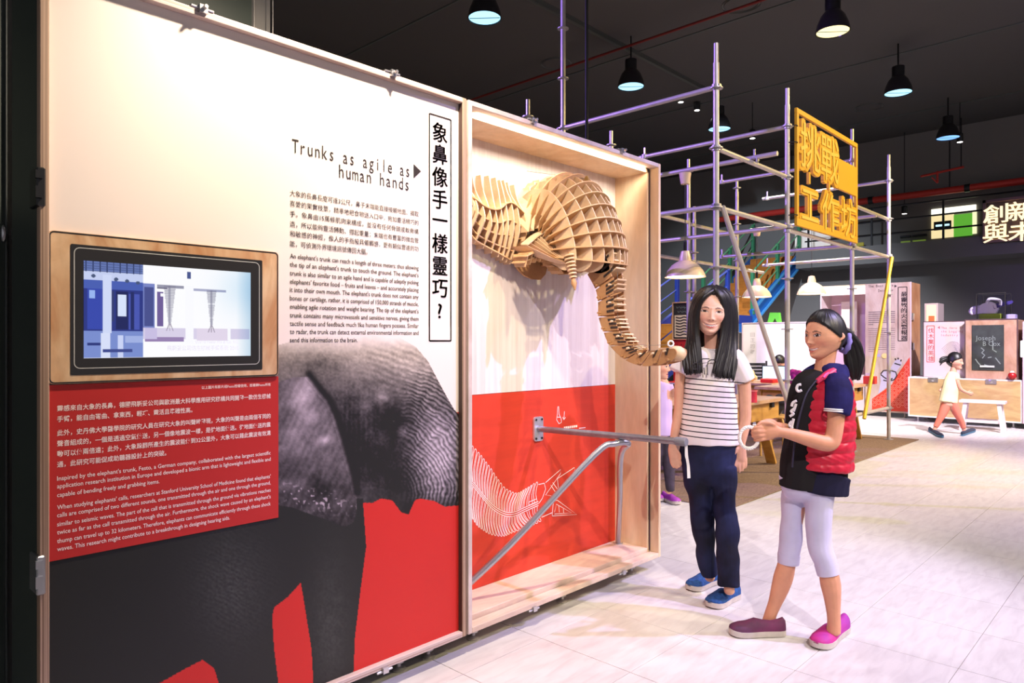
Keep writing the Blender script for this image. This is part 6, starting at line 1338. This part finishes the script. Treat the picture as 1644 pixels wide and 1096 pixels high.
for k, z in enumerate((.16, .38, .60)): MB().bbox((XPG - .35, b.y, z), (XPG + .03, a.y, z + .03), .003).build('shelf', mat('shelf_red', rgb(196, 40, 40), .5), pg); MB().bbox((XPG - .355, b.y, z + .003), (XPG - .351, a.y, z + .024), .001).build('shelf_edge', mat('shelf_lilac', rgb(190, 186, 226), .5), pg)
for y in (b.y, a.y - .03):
    MB().bbox((XPG + .031, y, 0), (XPG + .07, y + .03, 1.92), .003).build('upright', DARKMETAL, pg); MB().bbox((XPG - .35, y, 0), (XPG - .32, y + .03, .60), .003).build('upright', DARKMETAL, pg)
t = onX(1081, 487, XPG).z
MB().bbox((XPG, b.y, a.z + .01), (XPG + .025, a.y, t), .003).build('chalk_sign', mat('sign_black', rgb(44, 42, 42), .7), pg)
for p_, q_ in (((b.y, t), (a.y, t + .02)), ((a.y, a.z), (a.y + .02, t + .02)), ((b.y, a.z + .001), (a.y, a.z + .012))): MB().bbox((XPG - .01, p_[0], p_[1]), (XPG + .025, q_[0], q_[1]), .002).build('sign_frame', mat('frame_tan', rgb(206, 160, 130), .5), pg)
c0, c1 = onX(1083, 506, XPG), onX(1108, 541, XPG); MB().box((XPG - .004, c1.y, c1.z), (XPG - .0005, c0.y, c0.z)).build('paper', mat('paper_cream', rgb(226, 206, 176), .7), pg, smooth=False)
mb = MB()
for k in range(7): strip(mb, cr([onX(1085, 509 + k * 4.6, XPG - .0055), onX(1092, 510.5 + k * 4.6, XPG - .0055), onX(1098, 508.5 + k * 4.6, XPG - .0055), onX(1105, 510 + k * 4.6, XPG - .0055)], 3), .018, (-1, 0, 0))
mb.build('sketch', INK, pg, smooth=False)
mb = MB()
for k, (xa, xb, y) in enumerate(((1086, 1104, 492), (1088, 1106, 499), (1112, 1118, 508), (1112, 1119, 516), (1112, 1117, 524))): 
    for i in range(int((xb - xa) / 2)): strip(mb, [onX(xa + i * 2, y + (i % 2), XPG - .002), onX(xa + i * 2 + 1.4, y + 3 - (i % 3), XPG - .002)], .008, (-1, 0, 0))
mb.build('chalk_scribble', CH, pg, smooth=False)
# ================================================================== PEOPLE IN THE BACKGROUND
def simple(fig, px0, label, chains, name='person'):
    p = fig.p(px0, 0, 0); p.z = 0; return empty(name, p, label, 'person')
# running toddler
R_ = Fig(9.85); gr = simple(R_, 1528, 'small child in pale yellow top and coral leggings walking past the low crate', None)
sk = MB()
R_.chain(sk, [(1531,590,0,4,4),(1530,600,0,6,5),(1527,615,0,10,8),(1524,635,0,11,9),(1522,650,0,11,9)], 12)
R_.chain(sk, [(1535,603,-6,3.6,3.6),(1538,615,-8,3.2,3.2),(1542,624,-8,3,3),(1550,629,-8,2.5,2.5),(1556,631,-8,2.3,2)], 10); R_.chain(sk, [(1555,631,-8,2.6,1.8),(1558,631,-8,2.8,1.8)], 10)
for pl in (((1557,629.5,-8),(1560,629,-9),(1562,629.5,-8)), ((1558,631,-8),(1561,631,-9),(1563,631.5,-8)), ((1557.5,632.5,-8),(1560,633,-9),(1561.5,633,-8)), ((1556,633.5,-8),(1558.5,634.5,-8),(1560,634.5,-7)), ((1555,629,-8),(1556.5,627,-9),(1558,626.5,-9))): fingers(R_, sk, [pl], .9, .7)
R_.chain(sk, [(1526,604,6,3.4,3.4),(1520,614,7,3,3),(1514,622,6,2.6,2.6),(1509,627,5,2.2,2)], 10)
R_.chain(sk, [(1520,650,0,6,6),(1514,665,0,5,5),(1505,680,2,3.2,3.5),(1500,690,2,2.6,3)], 10); R_.chain(sk, [(1527,650,-2,6,6),(1537,665,-3,4.8,5),(1545,680,-3,3.4,3.6),(1548,692,-3,2.8,3)], 10)
remesh(sk, 'body', SKIN, gr, .006, 1)
cl = MB(); R_.chain(cl, [(1531,597,0,6,5.5),(1530,601,0,8.5,7),(1527,615,0,11.5,9),(1524,632,0,13,10),(1522,645,0,14.5,11)], 14, 4, .1); R_.chain(cl, [(1535,602,-5,4.6,4.6),(1537,609,-7,4.6,4.6)], 10, 3, .1)
remesh(cl, 'top', mat('pale_yellow_cotton', rgb(234, 216, 170), .8), gr, .008, 1, noise=.003, nscale=12)
cl = MB(); R_.chain(cl, [(1521,643,0,8.5,8),(1514,662,0,6.6,6.4),(1507,676,1,4.6,4.8),(1502,685,2,3.8,4)], 12, 4, .1); R_.chain(cl, [(1527,643,-2,8.5,8),(1537,664,-3,6,6.2),(1544,678,-3,4.6,4.8),(1547,687,-3,3.8,4)], 12, 4, .1)
remesh(cl, 'leggings', mat('coral_cotton', rgb(222, 124, 100), .8), gr, .008, 1)
shoe(gr, onZ(1513, 703, 0), onZ(1492, 692, 0), .075, mat('dark_trainer', rgb(40, 50, 70), .7), mat('teal_sole', rgb(60, 110, 140), .6), top=.07); shoe(gr, onZ(1564, 692, 0), onZ(1544, 700, 0), .075, mat('dark_trainer', rgb(40, 50, 70), .7), mat('teal_sole', rgb(60, 110, 140), .6), top=.07)
head(R_, gr, 1533, 580, 0, 27, 42, 0, 0, (220, 166, 140), False, nth=60, nph=80, hair_yb=[(.6,-.6),(.30,-.42),(.15,-.36),(.05,-.12),(-.1,.0),(-.3,.08),(-.5,.3)], hair_mat=HAIR, hair_k=1.12)
strands(R_, gr, 'hair_tuft', [(1520,572,0),(1512,574,0),(1507,578,0)], [(1521,578,0),(1514,581,0),(1510,586,0)], 9, 2, 1.4, .8, seed=2)
# child behind the case edge
S_ = Fig(5.5); gs_ = simple(S_, 1066, 'child in lilac top, dark leggings and purple shoes, half hidden by the case edge', None)
sk = MB(); S_.chain(sk, [(1063,606,0,7,7),(1062,625,0,17,12),(1061,660,0,17,13),(1060,700,0,18,13)], 12); S_.chain(sk, [(1073,622,0,6,6),(1079,634,-2,5.4,5.4),(1082,628,-10,4.6,4.6),(1088,626,-14,4,4)], 10); S_.chain(sk, [(1050,622,0,6,6),(1047,650,0,5.4,5.4),(1047,676,0,4.4,4.4)], 10)
S_.chain(sk, [(1087,626,-14,4,3),(1092,625,-15,4,3)], 10)
fingers(S_, sk, [((1091,623,-15),(1096,622,-16),(1099,623,-15)), ((1092,625,-15),(1097,625,-16),(1100,626,-15)), ((1091,627,-15),(1096,628,-16),(1098,628.5,-15))], 1.6, 1.3)
S_.chain(sk, [(1052,700,0,10,10),(1052,745,0,8,8),(1051,790,0,5,5)], 10); S_.chain(sk, [(1071,700,0,10,10),(1073,745,0,8,8),(1074,790,0,5,5)], 10); remesh(sk, 'body', SKIN, gs_, .006, 1)
cl = MB(); S_.chain(cl, [(1063,611,0,9,8),(1062,618,0,16,11),(1062,640,0,16.5,13),(1062,670,0,18,14),(1061,698,0,20,15)], 14, 4, .1); S_.chain(cl, [(1073,618,0,8,8),(1077,632,-1,7.5,7.5)], 10, 3, .1); remesh(cl, 'lilac_top', mat('lilac_cotton', rgb(196, 170, 214), .8), gs_, .008, 1, noise=.003, nscale=12)
cl = MB(); S_.chain(cl, [(1052,692,0,12,12),(1052,745,0,9.5,9.5),(1051,788,0,6.5,7)], 12, 4, .1); S_.chain(cl, [(1071,692,0,12,12),(1074,745,0,10,10),(1076,788,0,7,7.5)], 12, 4, .1); remesh(cl, 'leggings', mat('dark_leggings', rgb(48, 40, 52), .8, c2=rgb(70, 58, 76), scale=18), gs_, .008, 1)
PUR = mat('purple_trainer', rgb(160, 60, 170), .6); shoe(gs_, onZ(1090, 811, 0), onZ(1064, 802, 0), .08, PUR, SOLE, top=.08); shoe(gs_, onZ(1062, 806, 0), onZ(1040, 797, 0), .08, PUR, SOLE, top=.08)
head(S_, gs_, 1057, 588, 0, 43, 60, 0, 0, (220, 166, 140), False, nth=60, nph=80, hair_yb=[(.6,-.6),(.30,-.40),(.15,-.3),(.05,-.10),(-.1,.0),(-.3,.06),(-.5,.3)], hair_mat=HAIR, hair_k=1.10)
# child seated at the far table
Q_ = Fig(10.75); gq = simple(Q_, 1252, 'black-haired child in white shirt seated at the far table, head bent over', None)
sk = MB(); Q_.chain(sk, [(1255,594,0,4.4,4.4),(1258,602,2,9,6),(1260,618,4,11,8),(1261,636,6,11,9),(1261,644,7,11,9)], 12); Q_.chain(sk, [(1250,604,-2,3.6,3.6),(1244,613,-8,3.2,3.2),(1238,611,-16,2.6,2.6),(1234,609,-19,2.4,2.2)], 10); Q_.chain(sk, [(1267,604,4,3.6,3.6),(1268,614,-2,3.2,3.2),(1262,614,-12,2.6,2.6),(1256,613,-16,2.4,2.2)], 10)
for x0 in (1234, 1256):
    for k in range(4): fingers(Q_, sk, [((x0 - .5, 607.5 + k * 1.3, -19), (x0 - 3, 607.5 + k * 1.4, -20), (x0 - 4.5, 608.5 + k * 1.3, -19))], .8, .65)
for s in (-1, 1): Q_.chain(sk, [(1261 + 5*s, 645, 6, 6, 6), (1256 + 5*s, 648, -18, 5.4, 5.4), (1255 + 5*s, 655, -22, 4.6, 4.6), (1255 + 5*s, 690, -20, 3.4, 3.4)], 10)
remesh(sk, 'body', SKIN, gq, .007, 1)
cl = MB(); Q_.chain(cl, [(1256,598,0,6,5.5),(1258,603,2,10.5,7),(1260,618,4,12.5,9.5),(1261,640,6,12.5,10)], 14, 4, .1); Q_.chain(cl, [(1249,604,-1,4.8,4.8),(1245,611,-6,4.6,4.6)], 10, 3, .1); Q_.chain(cl, [(1267,604,4,4.8,4.8),(1268,612,0,4.6,4.6)], 10, 3, .1); remesh(cl, 'white_shirt', WHITE, gq, .009, 1)
cl = MB()
for s in (-1, 1): Q_.chain(cl, [(1261 + 5*s, 643, 7, 7, 7), (1256 + 5*s, 647, -17, 6.4, 6.4), (1255 + 5*s, 655, -21.5, 5.6, 5.6), (1255 + 5*s, 685, -20, 4.4, 4.4)], 12, 4, .1)
remesh(cl, 'trousers', mat('grey_trousers', rgb(70, 70, 84), .8), gq, .009, 1)
for s in (-1, 1): p0 = Q_.p(1255 + 5*s, 0, -20); shoe(gq, p0 - FW * .14, p0 + FW * .05, .07, mat('dark_trainer', rgb(40, 50, 70), .7), SOLE, top=.06)
head(Q_, gq, 1252, 583, -2, 26, -35, 24, 0, (226, 172, 146), False, nth=60, nph=80, hair_yb=[(.6,-.6),(.28,-.44),(.16,-.38),(.05,-.10),(-.1,.0),(-.3,.06),(-.5,.3)], hair_mat=HAIR, hair_k=1.10)
kc2 = Q_.p(1262, 0, 8); se = empty('seat_box', Vector((kc2.x, kc2.y, 0)), 'plain low box seat under the seated child', 'seat'); MB().bbox((kc2.x - .12, kc2.y - .12, .0), (kc2.x + .12, kc2.y + .12, .33), .008).build('box', TYEL, se)
# visitor in grey shirt far behind, seen from the back
V_f = Fig(14.0); gv = simple(V_f, 1370, 'dark-haired visitor in grey T-shirt seen from behind, standing far back by the tall exhibit', None)
sk = MB(); V_f.chain(sk, [(1369,508,0,3.6,3.6),(1370,514,0,10,6),(1371,540,0,11,7),(1371,575,0,10,7)], 12)
for s in (-1, 1): V_f.chain(sk, [(1370 + 11*s,517,0,3.4,3.4),(1370 + 14*s,535,0,3,3),(1370 + 14*s,555,0,2.6,2.6),(1370+14*s,568,0,2.2,2)], 10); V_f.chain(sk, [(1371 + 5*s,572,0,5.4,5.4),(1371 + 6*s,610,0,4.2,4.2),(1371 + 6*s,648,0,2.8,2.8)], 10)
remesh(sk, 'body', SKIN, gv, .010, 1)
cl = MB(); V_f.chain(cl, [(1369,511,0,6,5),(1370,516,0,12.5,7),(1371,540,0,12,8),(1371,568,0,12,8.5)], 14, 4, .1)
for s in (-1, 1): V_f.chain(cl, [(1370 + 11*s,516,0,4.8,4.8),(1370 + 14*s,531,0,4.6,4.6)], 10, 3, .1)
remesh(cl, 'grey_t_shirt', mat('grey_cotton', rgb(170, 170, 186), .8), gv, .012, 1, noise=.003)
cl = MB()
for s in (-1, 1): V_f.chain(cl, [(1371 + 5*s,566,0,6.5,6.5),(1371 + 6*s,610,0,5,5),(1371 + 6*s,648,0,4,4)], 12, 4, .1)
remesh(cl, 'trousers', mat('grey_trousers', rgb(70, 70, 84), .8), gv, .012, 1)
for s in (-1, 1): p0 = V_f.p(1371 + 6*s, 0, 0); shoe(gv, p0 + FW * .16, p0 - FW * .08, .09, mat('dark_trainer', rgb(40, 50, 70), .7), SOLE)
head(V_f, gv, 1369, 497, 0, 20, 178, 0, 0, (214, 160, 134), False, nth=40, nph=60, hair_yb=[(.6,-.6),(.30,-.42),(.15,-.36),(.05,-.12),(-.1,.0),(-.3,.08),(-.5,.3)], hair_mat=HAIR, hair_k=1.10)
